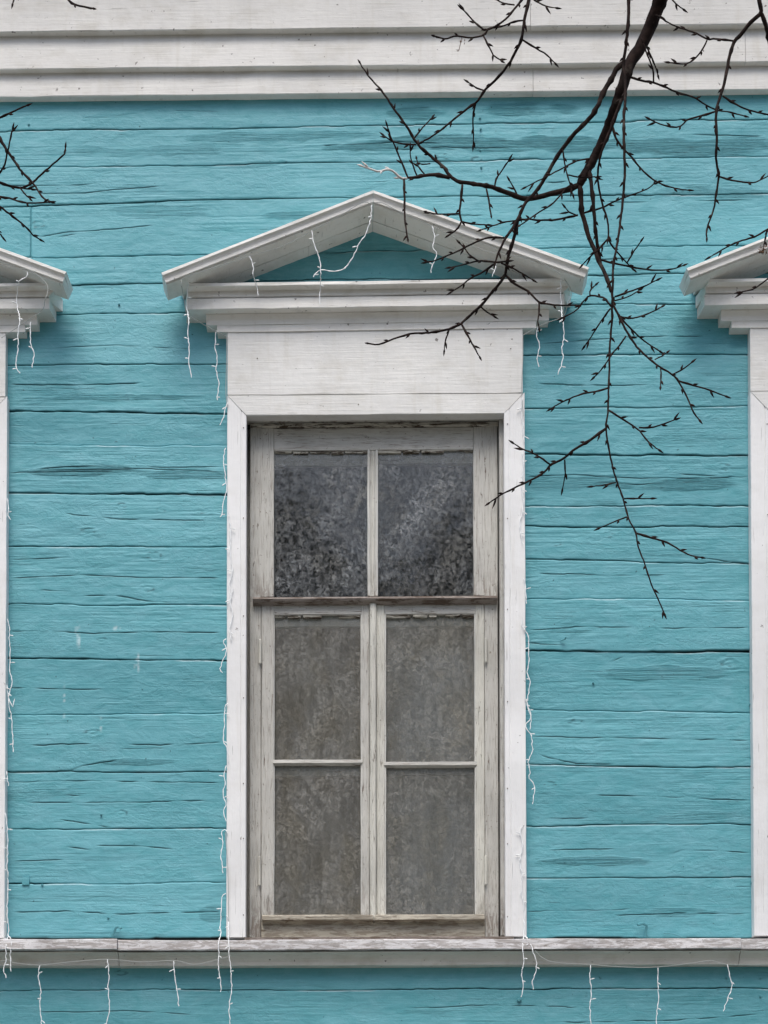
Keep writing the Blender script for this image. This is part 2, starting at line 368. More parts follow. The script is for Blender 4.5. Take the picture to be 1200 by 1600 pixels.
# ---- planks -------------------------------------------------------
CRACKS = []        # (polyline in x,z ; half width ; depth)
def crack(pts, w=0.0022, dep=0.0045): CRACKS.append(([(P(a, b).x, P(a, b).z) for a, b in pts], w, dep))
for pts in ([(20, 737), (120, 735), (240, 733), (350, 738)], [(60, 733), (140, 728), (260, 731), (345, 730)], [(12, 739), (90, 738), (180, 736)],
            [(100, 802), (200, 812), (345, 814)], [(20, 874), (115, 871)], [(20, 903), (130, 898), (220, 902), (345, 904)],
            [(130, 930), (190, 932), (235, 940), (270, 942)], [(60, 922), (110, 925)],
            [(15, 987), (90, 986), (150, 990), (240, 988), (345, 989)], [(12, 1075), (80, 1076), (160, 1077)],
            [(15, 1166), (130, 1162), (250, 1165), (345, 1160)], [(105, 1205), (130, 1196), (185, 1187)],
            [(12, 1222), (80, 1221), (160, 1220), (270, 1222), (345, 1224)], [(100, 1242), (127, 1243)], [(40, 1253), (170, 1254), (300, 1252), (345, 1250)],
            [(90, 1279), (120, 1284), (150, 1289), (172, 1294)], [(150, 1321), (190, 1321), (225, 1322), (270, 1326)], [(105, 1323), (150, 1330)],
            [(12, 1345), (100, 1344)], [(20, 1426), (100, 1424), (180, 1428), (345, 1425)],
            [(822, 745), (900, 742), (1000, 748), (1170, 745)], [(900, 750), (990, 757), (1100, 752)], [(1060, 740), (1100, 742), (1165, 747)],
            [(1075, 868), (1110, 873), (1175, 882)], [(840, 895), (950, 899), (1040, 898)], [(825, 985), (900, 980), (1060, 982), (1170, 981)],
            [(822, 1005), (880, 1008)], [(950, 1036), (975, 1026)], [(822, 1151), (940, 1153), (1060, 1155), (1170, 1157)],
            [(840, 1177), (858, 1184), (880, 1189), (900, 1194), (960, 1194)], [(930, 1243), (1000, 1244), (1060, 1247), (1170, 1250)],
            [(822, 1278), (920, 1279)], [(822, 1332), (880, 1328), (960, 1327)], [(1045, 1336), (1065, 1329), (1120, 1330), (1170, 1333)],
            [(822, 1424), (900, 1423), (985, 1421)], [(960, 1430), (1060, 1427), (1165, 1428)],
            [(30, 303), (130, 303), (180, 297), (250, 292)], [(60, 371), (110, 362), (180, 358), (240, 352)], [(0, 290), (120, 290), (180, 286)],
            [(90, 371), (140, 361)], [(640, 341), (700, 336), (760, 337)], [(860, 315), (1000, 315), (1160, 312)], [(1000, 215), (1100, 210), (1195, 213)],
            [(620, 235), (700, 230), (800, 232)], [(850, 285), (920, 283)], [(920, 406), (1000, 403), (1060, 408)], [(830, 538), (960, 528), (1100, 525)],
            [(840, 600), (960, 603), (1100, 600)], [(15, 600), (120, 602), (220, 598)], [(60, 545), (180, 540), (300, 545)], [(500, 228), (620, 222), (690, 224)],
            [(60, 1582), (200, 1580), (300, 1585)], [(640, 1576), (760, 1570), (900, 1574)], [(860, 1598), (1050, 1594), (1190, 1585)]):
    crack(pts, random.Random(pts[0][0]).uniform(0.0015, 0.0026), random.Random(pts[0][1]).uniform(0.003, 0.005))
KNOTS = [(P(a, b).x, P(a, b).z, s) for a, b, s in ((137, 830, 1), (240, 868, 1), (230, 920, .9), (345, 800, .6), (310, 800, .7), (190, 790, .7), (145, 1145, 1), (30, 660, .6),
         (255, 795, .7), (205, 620, .8), (190, 1270, .8), (160, 1000, .7), (900, 1130, 1.1), (1140, 1035, 1.2), (860, 1225, .8), (1130, 730, 1), (950, 835, .7),
         (870, 850, .6), (1105, 1358, 1), (1130, 1545, .8), (690, 245, .9), (745, 250, .8), (60, 350, 1), (440, 255, .8), (575, 265, .7), (1060, 300, .8), (900, 560, .6), (190, 1520, .7), (1145, 1250, .8))]
DRIPS = [(P(a, b).x, P(a, b).z, w, h) for a, b, w, h in ((121, 985, .008, .03), (123, 1002, .006, .028), (216, 1028, .012, .018), (214, 1042, .010, .022), (158, 1132, .005, .028), (100, 1100, .0018, .075), (1068, 741, .0025, .022), (70, 636, .0022, .010), (182, 982, .014, .010))]
WEAR = [(P(a, b).x, P(a, b).z, w, h, s) for a, b, w, h, s in ((700, 222, .55, .035, .9), (870, 225, .5, .035, .8), (1090, 230, .4, .04, .8), (650, 176, .12, .03, .8), (820, 170, .2, .03, .7), (420, 212, .5, .02, .5),
        (230, 235, .5, .03, .4), (130, 735, .3, .022, .9), (290, 742, .25, .02, .7), (1060, 755, .32, .03, .8), (880, 750, .2, .04, .5), (960, 1345, .28, .018, .8), (330, 1425, .05, .04, .6),
        (1050, 1425, .2, .02, .5), (210, 1190, .16, .015, .6), (1040, 1050, .3, .03, .5), (1120, 300, .2, .03, .6), (120, 1460, .4, .015, .4), (190, 620, .3, .015, .6), (1060, 1480, .3, .01, .4), (480, 335, .2, .02, .6), (250, 330, .2, .03, .4))]

def jline(pts, sd, gap):
    """joint centre line and gap as functions of x; pts in photo pixels on the wall plane"""
    w = [P(a, b) for a, b in pts]; ax = np.array([p.x for p in w]); az = np.array([p.z for p in w])
    def z(x):
        s = vn(x * 3.1, 0.3, sd + 1); s2 = vn(x * 11, 0.3, sd + 8)
        return np.interp(x, ax, az) + 0.0020 * vn(x * 5, 0.1, sd) + 0.0026 * vn(x * 48, 0.1, sd + 5) * np.clip(vn(x * 4, .6, sd + 6) * 4, 0, 1) + 0.0034 * (np.clip(s * 40, -1, 1) * 0.5) + 0.0022 * (np.clip(s2 * 40, -1, 1) * 0.5)
    def gp(x):
        return np.clip(gap * (0.72 + 1.7 * vn(x * 4.5, 0.7, sd + 2) + 1.3 * vn(x * 26, 0.7, sd + 3)), 0.0002, 0.02)
    return z, gp
def plank(x0, x1, jt, jb, off, tilt, res=(0.0075, 0.0018), sd=0, name='plank'):
    """tongue of painted boarding between the joint above (jt) and below (jb)"""
    vis0, vis1 = X(-60), X(1260)
    xs = [x0]
    while xs[-1] < x1 - 1e-6:
        x = xs[-1]; step = res[0] if vis0 < x + res[0] and x < vis1 else 0.08
        xs.append(min(x + step, x1))
    xs = np.array(xs)
    zt, zb = jt[0](xs) - jt[1](xs) / 2, jb[0](xs) + jb[1](xs) / 2
    hgt = float(np.mean(zt - zb)); e = 0.006 / hgt
    core = np.linspace(e, 1 - e, max(3, int((hgt - 0.012) / res[1])))
    t = np.concatenate([[0.0, 0.0, e * 0.15, e * 0.45], core, [1 - e * 0.45, 1 - e * 0.15, 1.0, 1.0]])
    T, XX = np.meshgrid(t, xs, indexing='ij'); ZZ = zb[None, :] + T * (zt - zb)[None, :]
    h = off + tilt * (T - 0.5) + 0.0026 * fbm(XX * 1.7, ZZ * 9, sd, 3) + 0.0012 * fbm(XX * 9, ZZ * 22, sd + 40, 3)
    gr = fbm(XX * 6, ZZ * 120, sd + 9, 3); pm = np.clip(fbm(XX * 2.2, ZZ * 10, sd + 77, 2) * 3 + 0.5, 0, 1)
    h += 0.0013 * gr * (0.08 + pm * pm) + 0.0016 * fbm(XX * 16, ZZ * 34, sd + 60, 3) * np.clip(vn(XX * 3, ZZ * 8, sd + 61) * 3 + .3, 0, 1)
    ck = np.zeros_like(XX)
    zmin, zmax = ZZ.min(), ZZ.max()
    allc = list(CRACKS); rr = random.Random(sd)
    for k in range(int((x1 - x0) * 4)):                      # short drying checks
        cx, cz = rr.uniform(x0, x1), rr.uniform(zmin, zmax); L = rr.choice((.02, .03, .05, .08, .16)) * rr.uniform(.6, 1.3)
        allc.append(([(cx - L / 2, cz), (cx, cz + rr.uniform(-.003, .003)), (cx + L / 2, cz + rr.uniform(-.005, .005))], rr.uniform(.0003, .0011), rr.uniform(.0010, .0026)))
    for pts, w, dep in allc:
        a = np.array(pts)
        if a[:, 1].max() < zmin - 0.01 or a[:, 1].min() > zmax + 0.01 or a[:, 0].max() < x0 or a[:, 0].min() > x1: continue
        zc = np.interp(xs, a[:, 0], a[:, 1]) + 0.0018 * vn(xs * 40, a[0, 1] * 50, sd + 3) + 0.0022 * np.clip(30 * vn(xs * 9, a[0, 1] * 70, sd + 4), -1, 1) * .5
        ins = np.clip(np.minimum(xs - a[0, 0], a[-1, 0] - xs) / 0.03, 0, 1)
        br = np.clip(0.85 + 2.2 * vn(xs * 15, 0.9, int(abs(a[0, 0]) * 999)), 0.05, 1)
        c = np.exp(-((ZZ - zc[None, :]) / (w * .62 + 0.0004)) ** 2) * (ins * br)[None, :]
        h -= c * dep; ck = np.maximum(ck, c * min(1, dep / 0.0028))
    for kx, kz, s in KNOTS:
        if kx < x0 - .1 or kx > x1 + .1 or kz < zmin - .05 or kz > zmax + .05: continue
        r = np.hypot((XX - kx) * (0.55 + 0.1 * vn(ZZ * 60, 0, 3)), ZZ - kz) / (0.016 * s)
        h += 0.0011 * s * np.exp(-r * r * 0.5) * np.cos(r * 5.5 + 3 * vn(XX * 40, ZZ * 60, 8)); ck = np.maximum(ck, 0.6 * np.exp(-((r - 0.9) / 0.25) ** 2) * (vn(XX * 60, ZZ * 140, 5) > 0.2))
    dr = np.zeros_like(XX)
    ledge_light = np.clip(vn(xs * 6, sd * .37, sd + 70) * 4 - .2, 0, 1) * np.clip(1 + 2 * vn(xs * 60, .5, sd + 71), 0, 1)
    for r_, a_ in ((-3, .30), (-4, .42), (-5, .22)): dr[r_, :] = ledge_light * a_  # light catching the top ledge, painted as pale rows into the drip mask
    for kx, kz, w, hh in DRIPS:
        dr = np.maximum(dr, np.exp(-(((XX - kx) / w) ** 2 + ((ZZ - kz) / hh) ** 2) ** 2) * np.clip(.35 + 2.2 * vn(XX * 190, ZZ * 90, 6), 0, .5))
    wr = np.zeros_like(XX)
    for kx, kz, w, hh, s in WEAR:
        if kz < zmin - .1 or kz > zmax + .1: continue
        q = ((XX - kx) / w) ** 2 + ((ZZ - kz) / hh) ** 2 + 1.1 * fbm(XX * 8, ZZ * 26, 31, 3)
        wr = np.maximum(wr, s * np.clip((1.0 - q) * 2.2, 0, 1))
    k = len(t); ed = np.zeros(k)
    ed[0] = ed[-1] = 0.022; ed[1] = 0.0035; ed[-2] = 0.0065; ed[2] = 0.0014; ed[-3] = 0.0034; ed[3] = .0003; ed[-4] = 0.0012
    h = h - ed[:, None]
    ck[1, :] = np.maximum(ck[1, :], 0.5); ck[-2, :] = np.maximum(ck[-2, :], 0.10); ck[0, :] = 1; ck[-1, :] = 1
    n, m = h.shape
    V = np.stack([XX, -h, ZZ], -1).reshape(-1, 3)
    # ends
    idx = np.arange(n * m).reshape(n, m)
    Fq = np.stack([idx[:-1, :-1], idx[:-1, 1:], idx[1:, 1:], idx[1:, :-1]], -1).reshape(-1, 4)
    # side returns at the two ends of the board
    nv = len(V); extra = []
    for c_ in (0, m - 1):
        e_ = V.reshape(n, m, 3)[:, c_, :].copy(); e_[:, 1] = 0.026; extra.append(e_)
    V2 = np.concatenate([V] + extra)
    a = np.arange(n - 1)
    s1 = np.stack([idx[:-1, 0], idx[1:, 0], nv + a + 1, nv + a], -1); s2 = np.stack([idx[1:, -1], idx[:-1, -1], nv + n + a, nv + n + a + 1], -1)
    Fq = np.concatenate([Fq, s1, s2])
    z2 = np.zeros(2 * n)
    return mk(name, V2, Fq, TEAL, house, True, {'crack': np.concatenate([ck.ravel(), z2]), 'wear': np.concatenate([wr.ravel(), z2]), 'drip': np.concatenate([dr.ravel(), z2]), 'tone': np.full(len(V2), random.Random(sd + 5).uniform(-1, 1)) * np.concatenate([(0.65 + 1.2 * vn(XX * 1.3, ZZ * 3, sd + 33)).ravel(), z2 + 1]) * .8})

def slope(yl, yr, x0=0, x1=1200): return [(-2600, yl - (yr - yl) / 1200 * 2600 * 0.2), (x0, yl), (x1, yr), (3000, yr)]
# full-width joints above the windows: left px, middle, right, gap
top = [([(-2600, 135), (0, 128), (600, 122), (1200, 112), (3000, 100)], .001),
       ([(-2600, 212), (0, 205), (600, 196), (1200, 185), (3000, 180)], .0016),
       ([(-2600, 268), (0, 262), (600, 253), (1200, 243), (3000, 236)], .0020),
       ([(-2600, 330), (0, 325), (130, 318), (300, 312), (600, 308), (1200, 302), (3000, 296)], .0020),
       ([(-2600, 408), (45, 402), (250, 399), (870, 387), (1200, 383), (3000, 380)], .0034),
       ([(-2600, 449), (0, 447), (330, 440), (900, 431), (1200, 424), (3000, 420)], .0014),
       ([(-2600, 494), (0, 492), (330, 489), (870, 477), (1200, 472), (3000, 470)], .0040)]
TJ = [jline(p, 11 + 13 * i, g_) for i, (p, g_) in enumerate(top)]
offs = [0.001, 0.0, 0.001, -0.001, 0.002, -0.001]
butt = [None, None, None, X(45), X(47), None]
for i in range(len(TJ) - 1):
    if butt[i] is not None:
        plank(XL, butt[i] - 0.001, TJ[i], TJ[i + 1], offs[i] + 0.0015, -0.001, sd=900 + i); plank(butt[i] + 0.001, XR, TJ[i], TJ[i + 1], offs[i], 0.001, sd=950 + i)
    else: plank(XL, XR, TJ[i], TJ[i + 1], offs[i], 0.0, sd=800 + i * 3)
# piers between the windows, (y at left, y at right, gap, offset step)
pL = [(571, 568, .0016, .000), (641, 645, .0050, .004), (694, 697, .0010, -.004), (770, 771, .0036, .001), (854, 855, .0030, .000), (944, 946, .0026, -.001), (1027, 1031, .0050, .003),
      (1118, 1114, .0012, -.004), (1206, 1205, .0022, .001), (1296, 1293, .0028, .001), (1381, 1379, .0036, .000)]
pR = [(555, 554, .0022, .000), (638, 634, .0014, -.001), (710, 711, .0042, .002), (790, 790, .0028, -.001), (822, 823, .0018, .0), (874, 881, .0020, .001), (935, 938, .0012, -.004),
      (1016, 1018, .0046, .003), (1109, 1113, .0014, -.002), (1195, 1199, .0032, .001), (1290, 1287, .0024, .001), (1373, 1371, .0012, -.002)]
lastj = jline([(-2600, 1466), (600, 1464.5), (3000, 1464)], 3, .0015)
topj = TJ[-1]
def pier(spec, px0, px1, xa, xb, sd, coarse=False):
    js = [topj] + [jline([(px0, a), (px1, b)], sd + 19 * i, g_) for i, (a, b, g_, o) in enumerate(spec)] + [lastj]
    off = 0.001
    for i in range(len(js) - 1):
        if i > 0: off = -spec[i - 1][3] * 0.6 + random.Random(sd + i).uniform(-.0008, .0012)
        plank(xa, xb, js[i], js[i + 1], off, random.Random(sd * 3 + i).uniform(-.002, .002), sd=sd + 7 * i + 500)
def edge(k): return openings[k]
pier(pL, 15, 350, edge(0)[1] + 0.02, edge(1)[0] - 0.02, 41)
pier(pR, 825, 1170, edge(1)[1] + 0.02, edge(2)[0] - 0.02, 67)
pier(pR, -700, -480, XL, edge(0)[0] - 0.02, 83)
pier(pL, 1700, 2000, edge(2)[1] + 0.02, XR, 97)
# below the sill
bj = [jline([(-2600, 1503), (600, 1501), (3000, 1499)], 5, .002), jline([(-2600, 1550), (0, 1548), (140, 1547), (600, 1546), (1200, 1544), (3000, 1542)], 205, .0026)]
for k, y in enumerate((1640, 1725, 1815, 1900, 1990, 2080, 2170, 2255, 2325)): bj.append(jline([(-2600, y), (3000, y - 3)], 230 + 9 * k, .003))
for i in range(len(bj) - 1): plank(XL, XR, bj[i], bj[i + 1], 0.001 * (i % 2), 0.001, (0.0075, 0.0018) if i < 2 else (0.05, 0.02), sd=300 + 5 * i)
# patched strip, painted nails and cable stubs in the planks
def nail(px, py, mat=NAIL, r=0.0035, d=0.002, L=0.006):
    p = P(px, py, d); n = 8; v = []
    for k, (rr, dd) in enumerate(((r, 0), (r, L * .6), (r * .6, L))):
        v += [(p.x + rr * math.cos(2 * math.pi * i / n), p.y - dd, p.z + rr * math.sin(2 * math.pi * i / n)) for i in range(n)]
    f = [(k * n + i, k * n + (i + 1) % n, (k + 1) * n + (i + 1) % n, (k + 1) * n + i) for k in range(2) for i in range(n)] + [tuple(2 * n + i for i in range(n))]
    return mk('nail', v, f, mat, house)
for a, b in ((750, 185), (751, 202), (750, 235), (752, 262), (169, 1434), (158, 1273), (66, 1383), (927, 1067), (1172, 1101), (1173, 1130), (1174, 1185), (1174, 1380), (45, 195), (1135, 1528), (1188, 1528), (1188, 1557), (937, 1527), (186, 476)):
    nail(a, b, NAILT, 0.0045, 0.001, 0.007)
nail(811, 1563, NAILT, 0.009, 0.001, 0.012)
for nm, pts, r in (('wire_stub', [(174, 1464), (178, 1456), (181, 1449), (186, 1448), (189, 1451)], .0058), ('wire_stub', [(1008, 1464), (1009, 1455), (1011, 1446), (1004, 1443), (996, 1445)], .0058), ('wire_stub', [(1037, 1458), (1052, 1459), (1066, 1464)], .003),
                   ('wire_stub', [(876, 1001), (882, 999), (884, 997), (883, 995)], .003)):
    v, f = tube([P(a, b, 0.010 + 0.006 * i) for i, (a, b) in enumerate(pts)], r, 6); mk(nm, v, f, NAILT, house)
g = G(); g.add(*boxv(X(35, 0, 1380), X(46, 0, 1380), -0.008, 0.004, Z(1383, 0, 40), Z(1371, 0, 40))); g.build('patch_block', TEAL, house)

# ---- lapped white boards at the top ----------------------------------
def clap(y_top, y_bot, dtop, dbot, thick, splits, mat=WT):
    zt, zb = Z(y_top, dbot), Z(y_bot, dbot)
    prof = [(0.0, zb + .0005), (dbot - .003, zb), (dbot, zb + .003), (dtop, zt), (0.0, zt)]
    e = [XL - .02] + [X(s, dbot, y_bot) for s in splits] + [XR + .02]
    for i in range(len(e) - 1):
        o = hbar(e[i] + .0008, e[i + 1] - .0008, [(d + 0.0006 * (i % 2), z) for d, z in prof], 0.09, .0012)
        mk('frieze_board', o[0], o[1], mat, house)
clap(100.2, 145.5, .030, .034, .03, (-900, 833, 2100))
clap(40.5, 102.5, .048, .056, .03, (-500, 1165, 2500))
clap(-45, 43.5, .070, .078, .03, (-1200, 829, 1900))
clap(-150, -45.5, .100, .104, .03, (-700, 700, 2200))
clap(-325, -151, .160, .164, .03, (-300, 1300))

# ------------------------------------------------------------------ windows
def make_window():
    # outer fixed frame is the window's own mesh; everything else is a child of it
    g = G(); zb, zt = Z(1464, -.03), Z(655, -.03)
    g.add(*vbar(zb, zt, cr(X(390.2, -.04), X(408, -.04), -.10, -.040)))
    g.add(*vbar(zb, zt, cr(X(757, -.04), X(778, -.04), -.10, -.040)))
    fr = g.build('window', OV, house)
    def sub(nm, geo, mat, label=None):
        o = mk(nm, geo[0], geo[1], mat, fr)
        if label: o['label'] = label
        return o
    # reveal: jambs and head lining between casing and frame
    sub('jamb_lining', vbar(zb, zt + .02, cr(X(781, -.01), X(799, -.01), -.15, -.004)), OV)
    sub('jamb_lining', vbar(zb, zt + .02, cr(X(366, -.01), X(380, -.01), -.15, -.004)), OD)
    zh = Z(648, .03)
    sub('head_lining', hbar(X(380), X(799), cr(-.05, .020, zh + .002, zh + .03)), OH)
    z1, z2 = Z(667.5, -.04), Z(661, -.03)
    sub('head_strip', hbar(X(390), X(780), cr(-.06, -.030, z1, z2 + .004), .03, .0016), PUTTYH, 'dark strip of flaking wood under the head')
    sub('head_rail', hbar(X(428, -.04), X(740, -.04), cr(-.10, -.041, Z(703, -.04), Z(668, -.04))), OH)
    zt_, zb_ = Z(668, -.04), Z(931, -.04)
    sub('stile', vbar(zb_, zt_, cr(X(404, -.04), X(427.6, -.04), -.10, -.0405)), OV)
    sub('stile', vbar(zb_, zt_, cr(X(740.4, -.04), X(762, -.04), -.10, -.0405)), OV)
    # upper lights: centre bar with three fillets
    zm = Z(703, -.045)
    for a, b, dd, m in ((577.8, 587.2, -.046, OV), (581, 584, -.0445, OB)):
        sub('glazing_bar', vbar(zb_ + .001, zm, cr(X(a, -.04), X(b, -.04), -.075, dd, .0012)), m)
    def beads(x0, x1, y0, y1, d, broken, ww=3.2):
        for xa, xb in ((x0 - 0.2, x0 + ww), (x1 - ww, x1 + .2)):
            sub('putty_bead', vbar(Z(y1, d), Z(y0, d), cr(X(xa, d), X(xb, d), d - .012, d + .004, .001), .05, .0012), PUTTY)
        rr = random.Random(int(x0)); x = x0 + ww
        while x < x1 - ww - 1:                              # puttied top edge, broken into bits
            w = min(rr.uniform(12, 40), x1 - ww - x)
            if rr.random() > broken: sub('putty_piece', hbar(X(x, d), X(x + w - .4, d), cr(d - .012, d + rr.uniform(-.002, .004), Z(y0 + rr.uniform(2.8, 5.2), d), Z(y0 - .3, d), .001), .012, .0022), PUTTYH)
            x += w + (rr.uniform(0, 4) if broken else 0)
    beads(424.5, 577.6, 703, 931, -.046, 0.12); beads(587.4, 743.5, 703, 931, -.046, 0.2)
    # transom with drip moulding
    za, zb2 = Z(943, -.02), Z(931, -.02)
    sub('transom', hbar(X(395, -.02), X(777, -.02), [(-.10, za), (-.034, za), (-.030, za + .006), (-.012, za + .010), (-.006, za + .016), (-.010, zb2 - .006), (-.034, zb2), (-.10, zb2 + .004)], .05, .0016), ODB, 'weathered brown transom moulding')
    # two casement sashes
    zt_, zb_ = Z(944, -.04), Z(1440, -.04)
    def sash(x0, x1, gx0, gx1, label):
        g = G()
        g.add(*vbar(zb_, zt_, cr(X(x0, -.04), X(gx0, -.04), -.078, -.038)))
        g.add(*vbar(zb_, zt_, cr(X(gx1, -.04), X(x1, -.04), -.078, -.038)))
        o = mk('sash', g.v, g.f, OV if x0 < 500 else OB, fr); o['label'] = label
        ra, rb = X(gx0, -.04) + .0005, X(gx1, -.04) - .0005
        sub('sash_rail', hbar(ra, rb, cr(-.078, -.0395, Z(960, -.04), zt_ - .0005)), OH)
        sub('sash_rail', hbar(ra, rb, cr(-.078, -.0395, zb_ + .0005, Z(1429, -.04))), OD)
        ym = 1190 if x0 < 500 else 1194
        sub('muntin', hbar(ra - .004, rb + .004, [(-.075, Z(ym + 5, -.04)), (-.046, Z(ym + 5, -.04)), (-.034, Z(ym + 1, -.03)), (-.036, Z(ym - 3, -.04)), (-.075, Z(ym - 4, -.04))], .05, .0014), OH)
        return o
    sash(408.6, 577, 428, 565, 'left casement sash, paint greyer'); sash(588.4, 756.5, 601, 743, 'right casement sash, paint creamier')
    beads(426, 566.5, 960.5, 1188, -.045, .45, 3); beads(600, 744, 960.5, 1191, -.045, .2, 3)
    beads(426, 566.5, 1196, 1429, -.045, 1.1, 3); beads(600, 744, 1199, 1429, -.045, 1.1, 3)
    sub('astragal', vbar(zb_ + .002, zt_ - .001, [(X(577.6, -.02), -.07), (X(588, -.02), -.07), (X(588, -.02), -.03), (X(585.6, -.02), -.024), (X(580, -.02), -.024), (X(577.6, -.02), -.03)]), OB)
    for a, b, zz in ((406.8, 408.6, 1), (406.8, 408.6, 2), (758, 760, 1), (758, 760, 2)):
        y0_, y1_ = ((997, 1037) if zz == 1 else (1337, 1384))
        x = X((a + b) / 2, -.03, y0_) if a > 500 else X(406.4 if zz == 1 else 405.4, -.03, y0_)
        v, f = tube([(x, .030, Z(y1_, -.03)), (x, .030, Z(y1_ - 2, -.03)), (x, .030, Z(y0_ + 2, -.03)), (x, .030, Z(y0_, -.03))], [.0028, .0056, .0056, .002], 8)
        sub('hinge', (v, f), OB)
    # drip rail and bottom rail
    za, zb2 = Z(1441.5, -.01), Z(1430, -.01)
    sub('drip_rail', hbar(X(410, -.01), X(583, -.01), [(-.06, za), (-.030, za), (-.028, za + .006), (-.012, za + .009), (-.006, za + .012), (-.006, zb2 - .001), (-.012, zb2 + .003), (-.06, zb2 + .003)], .03, .0020), OD)
    sub('drip_rail', hbar(X(585, -.01), X(756, -.01), [(-.06, za), (-.030, za), (-.028, za + .006), (-.012, za + .009), (-.006, za + .012), (-.006, zb2 - .001), (-.012, zb2 + .003), (-.06, zb2 + .003)], .03, .0028), OD)
    sub('bottom_rail', hbar(X(408.8, -.04), X(756.2, -.04), cr(-.10, -.036, Z(1465, -.04), Z(1441, -.04)), .03, .0018), OD)
    sub('sill_strip', hbar(X(383, .05), X(801, .05), cr(-.10, .054, Z(1470, .05), Z(1463.8, .05), .0015), .03, .0016), ODB)
    # panes
    def pane(x0, x1, y0, y1, d):
        p = [(X(x0, d), -d, Z(y1, d)), (X(x1, d), -d, Z(y1, d)), (X(x1, d), -d, Z(y0, d)), (X(x0, d), -d, Z(y0, d))]
        v = p + [(a, b + .003, c) for a, b, c in p]
        sub('pane', (v, [(0, 1, 2, 3), (7, 6, 5, 4), (0, 4, 5, 1), (1, 5, 6, 2), (2, 6, 7, 3), (3, 7, 4, 0)]), GLASS_U if y1 < 940 else GLASS_L)
    for b in ((424, 577.7, 702, 932), (587.3, 744, 702, 932), (426, 567, 959, 1192), (599, 745, 959, 1194), (426, 567, 1192.5, 1431), (599, 745, 1194.5, 1431)): pane(*b, -.054)
    # strips of the inner frame seen just behind the glass
    for a, b, y0_, y1_, m in ((420, 578, 690, 727, OD), (586, 746, 690, 725, OD), (420, 568, 948, 979, WP), (598, 748, 948, 980, WP), (420, 568, 1190, 1213, OH), (598, 748, 1192, 1212, OH)):
        sub('inner_rail', hbar(X(a, -.06), X(b, -.06), cr(-.078, -.0585, Z(y1_, -.06), Z(y0_, -.06)), .05, .0015), m)
    # inner window: frame, bars
    d = -.125; g = G()
    zt_, zb_ = Z(640, -.05), Z(1480, -.05)
    def xx(px): return X(px, -.05)
    def zz(py): return Z(py, -.05)
    for a, b in ((380, 424), (742, 800)): g.add(*vbar(zb_, zt_, cr(xx(a), xx(b), d - .04, d)))
    g.add(*hbar(xx(424), xx(742), cr(d - .04, d - .001, zz(708), zt_)))
    g.add(*hbar(xx(424), xx(742), cr(d - .04, d - .001, zz(963), zz(925))))
    g.add(*vbar(zz(963), zz(708), cr(xx(574), xx(591), d - .04, d - .002)))
    g.add(*vbar(zb_, zz(963), cr(xx(567), xx(600), d - .04, d - .002)))
    g.add(*hbar(xx(424), xx(567), cr(d - .03, d - .004, zz(1200), zz(1190)))); g.add(*hbar(xx(600), xx(742), cr(d - .03, d - .004, zz(1202), zz(1191))))
    g.add(*hbar(xx(424), xx(742), cr(d - .04, d - .003, zb_, zz(1433))))
    o = mk('inner_frame', g.v, g.f, WP, fr)
    # curtains hung behind the inner frame
    def curtain(x0, x1, y0, y1, d, mat, label, sd, amp=.012):
        nx, nz = 40, 44; xa, xb, za, zb = xx(x0), xx(x1), zz(y1), zz(y0)
        a = np.linspace(xa, xb, nx); b = np.linspace(za, zb, nz); BB, AA = np.meshgrid(b, a, indexing='ij')
        hh = amp * (np.sin(AA * 38 + 2 * vn(AA * 3, BB * 1.5, sd)) * .5 + 1.2 * fbm(AA * 6, BB * 1.4, sd, 3)) + .010 * np.exp(-((BB - (za + (zb - za) * (.62 - .35 * (AA - xa) * (xb - AA) * 20))) / .006) ** 2) + .008 * np.exp(-((BB - (za + (zb - za) * (.25 + .5 * (AA - xa) ** 2))) / .005) ** 2)
        V = np.stack([AA, -(d + hh), BB], -1).reshape(-1, 3); idx = np.arange(nx * nz).reshape(nz, nx)
        Fq = np.stack([idx[:-1, :-1], idx[:-1, 1:], idx[1:, 1:], idx[1:, :-1]], -1).reshape(-1, 4)
        o = mk('curtain', V, Fq, mat, fr, True); o['label'] = label
    curtain(586, 800, 948, 1478, -.180, CLOTH_G, 'grey cloth hung behind the lower right panes', 5)
    curtain(378, 582, 948, 1478, -.182, CLOTH_B, 'brownish cloth hung behind the lower left panes', 9)
    curtain(378, 800, 640, 945, -.19, CLOTH_D, 'dark blue grey cloth behind the upper panes', 14, .02)
    # casing
    dC = .045; xa, xm, xn, xb = X(355, dC, 640), X(385, dC, 660), X(787.5, dC, 660), X(818.5, dC, 640)
    zi, zo = Z(648, dC), Z(616, dC); zbot = Z(1463.5, dC)
    k = (zo - zi) / (xm - xa)
    def casing_prof(x0, x1, flip):
        w = x1 - x0; q = [(0, 0), (1, 0), (1, dC - .003), (.985, dC), (.78, dC), (.76, dC - .002), (.72, dC - .002), (.70, dC), (.02, dC), (0, dC - .003)]
        return [((x0 + w * a) if not flip else (x1 - w * a), d_) for a, d_ in (q if not flip else q[::-1])]
    sub('side_casing', vbar(zbot, lambda x, d: zi + (zo - zi) * (xm - x) / (xm - xa), casing_prof(xa, xm, False), .05, .0010), WV)
    sub('side_casing', vbar(zbot, lambda x, d: zi + (zo - zi) * (x - xn) / (xb - xn), casing_prof(xn, xb + .004, True), .05, .0010), WV)
    xf0, xf1 = X(355.5, dC, 560), X(816.5, dC, 560)
    sub('head_casing', hbar(lambda d, z: xm - (xm - xa) * (z - zi) / (zo - zi) + .0012, lambda d, z: xn + (xb - xn) * (z - zi) / (zo - zi) - .0012,
                            [(0, zi), (dC - .002, zi), (dC + .001, zi + .003), (dC + .001, zo - .002), (dC - .006, zo + .0), (0, zo)], .04, .0012), WH)
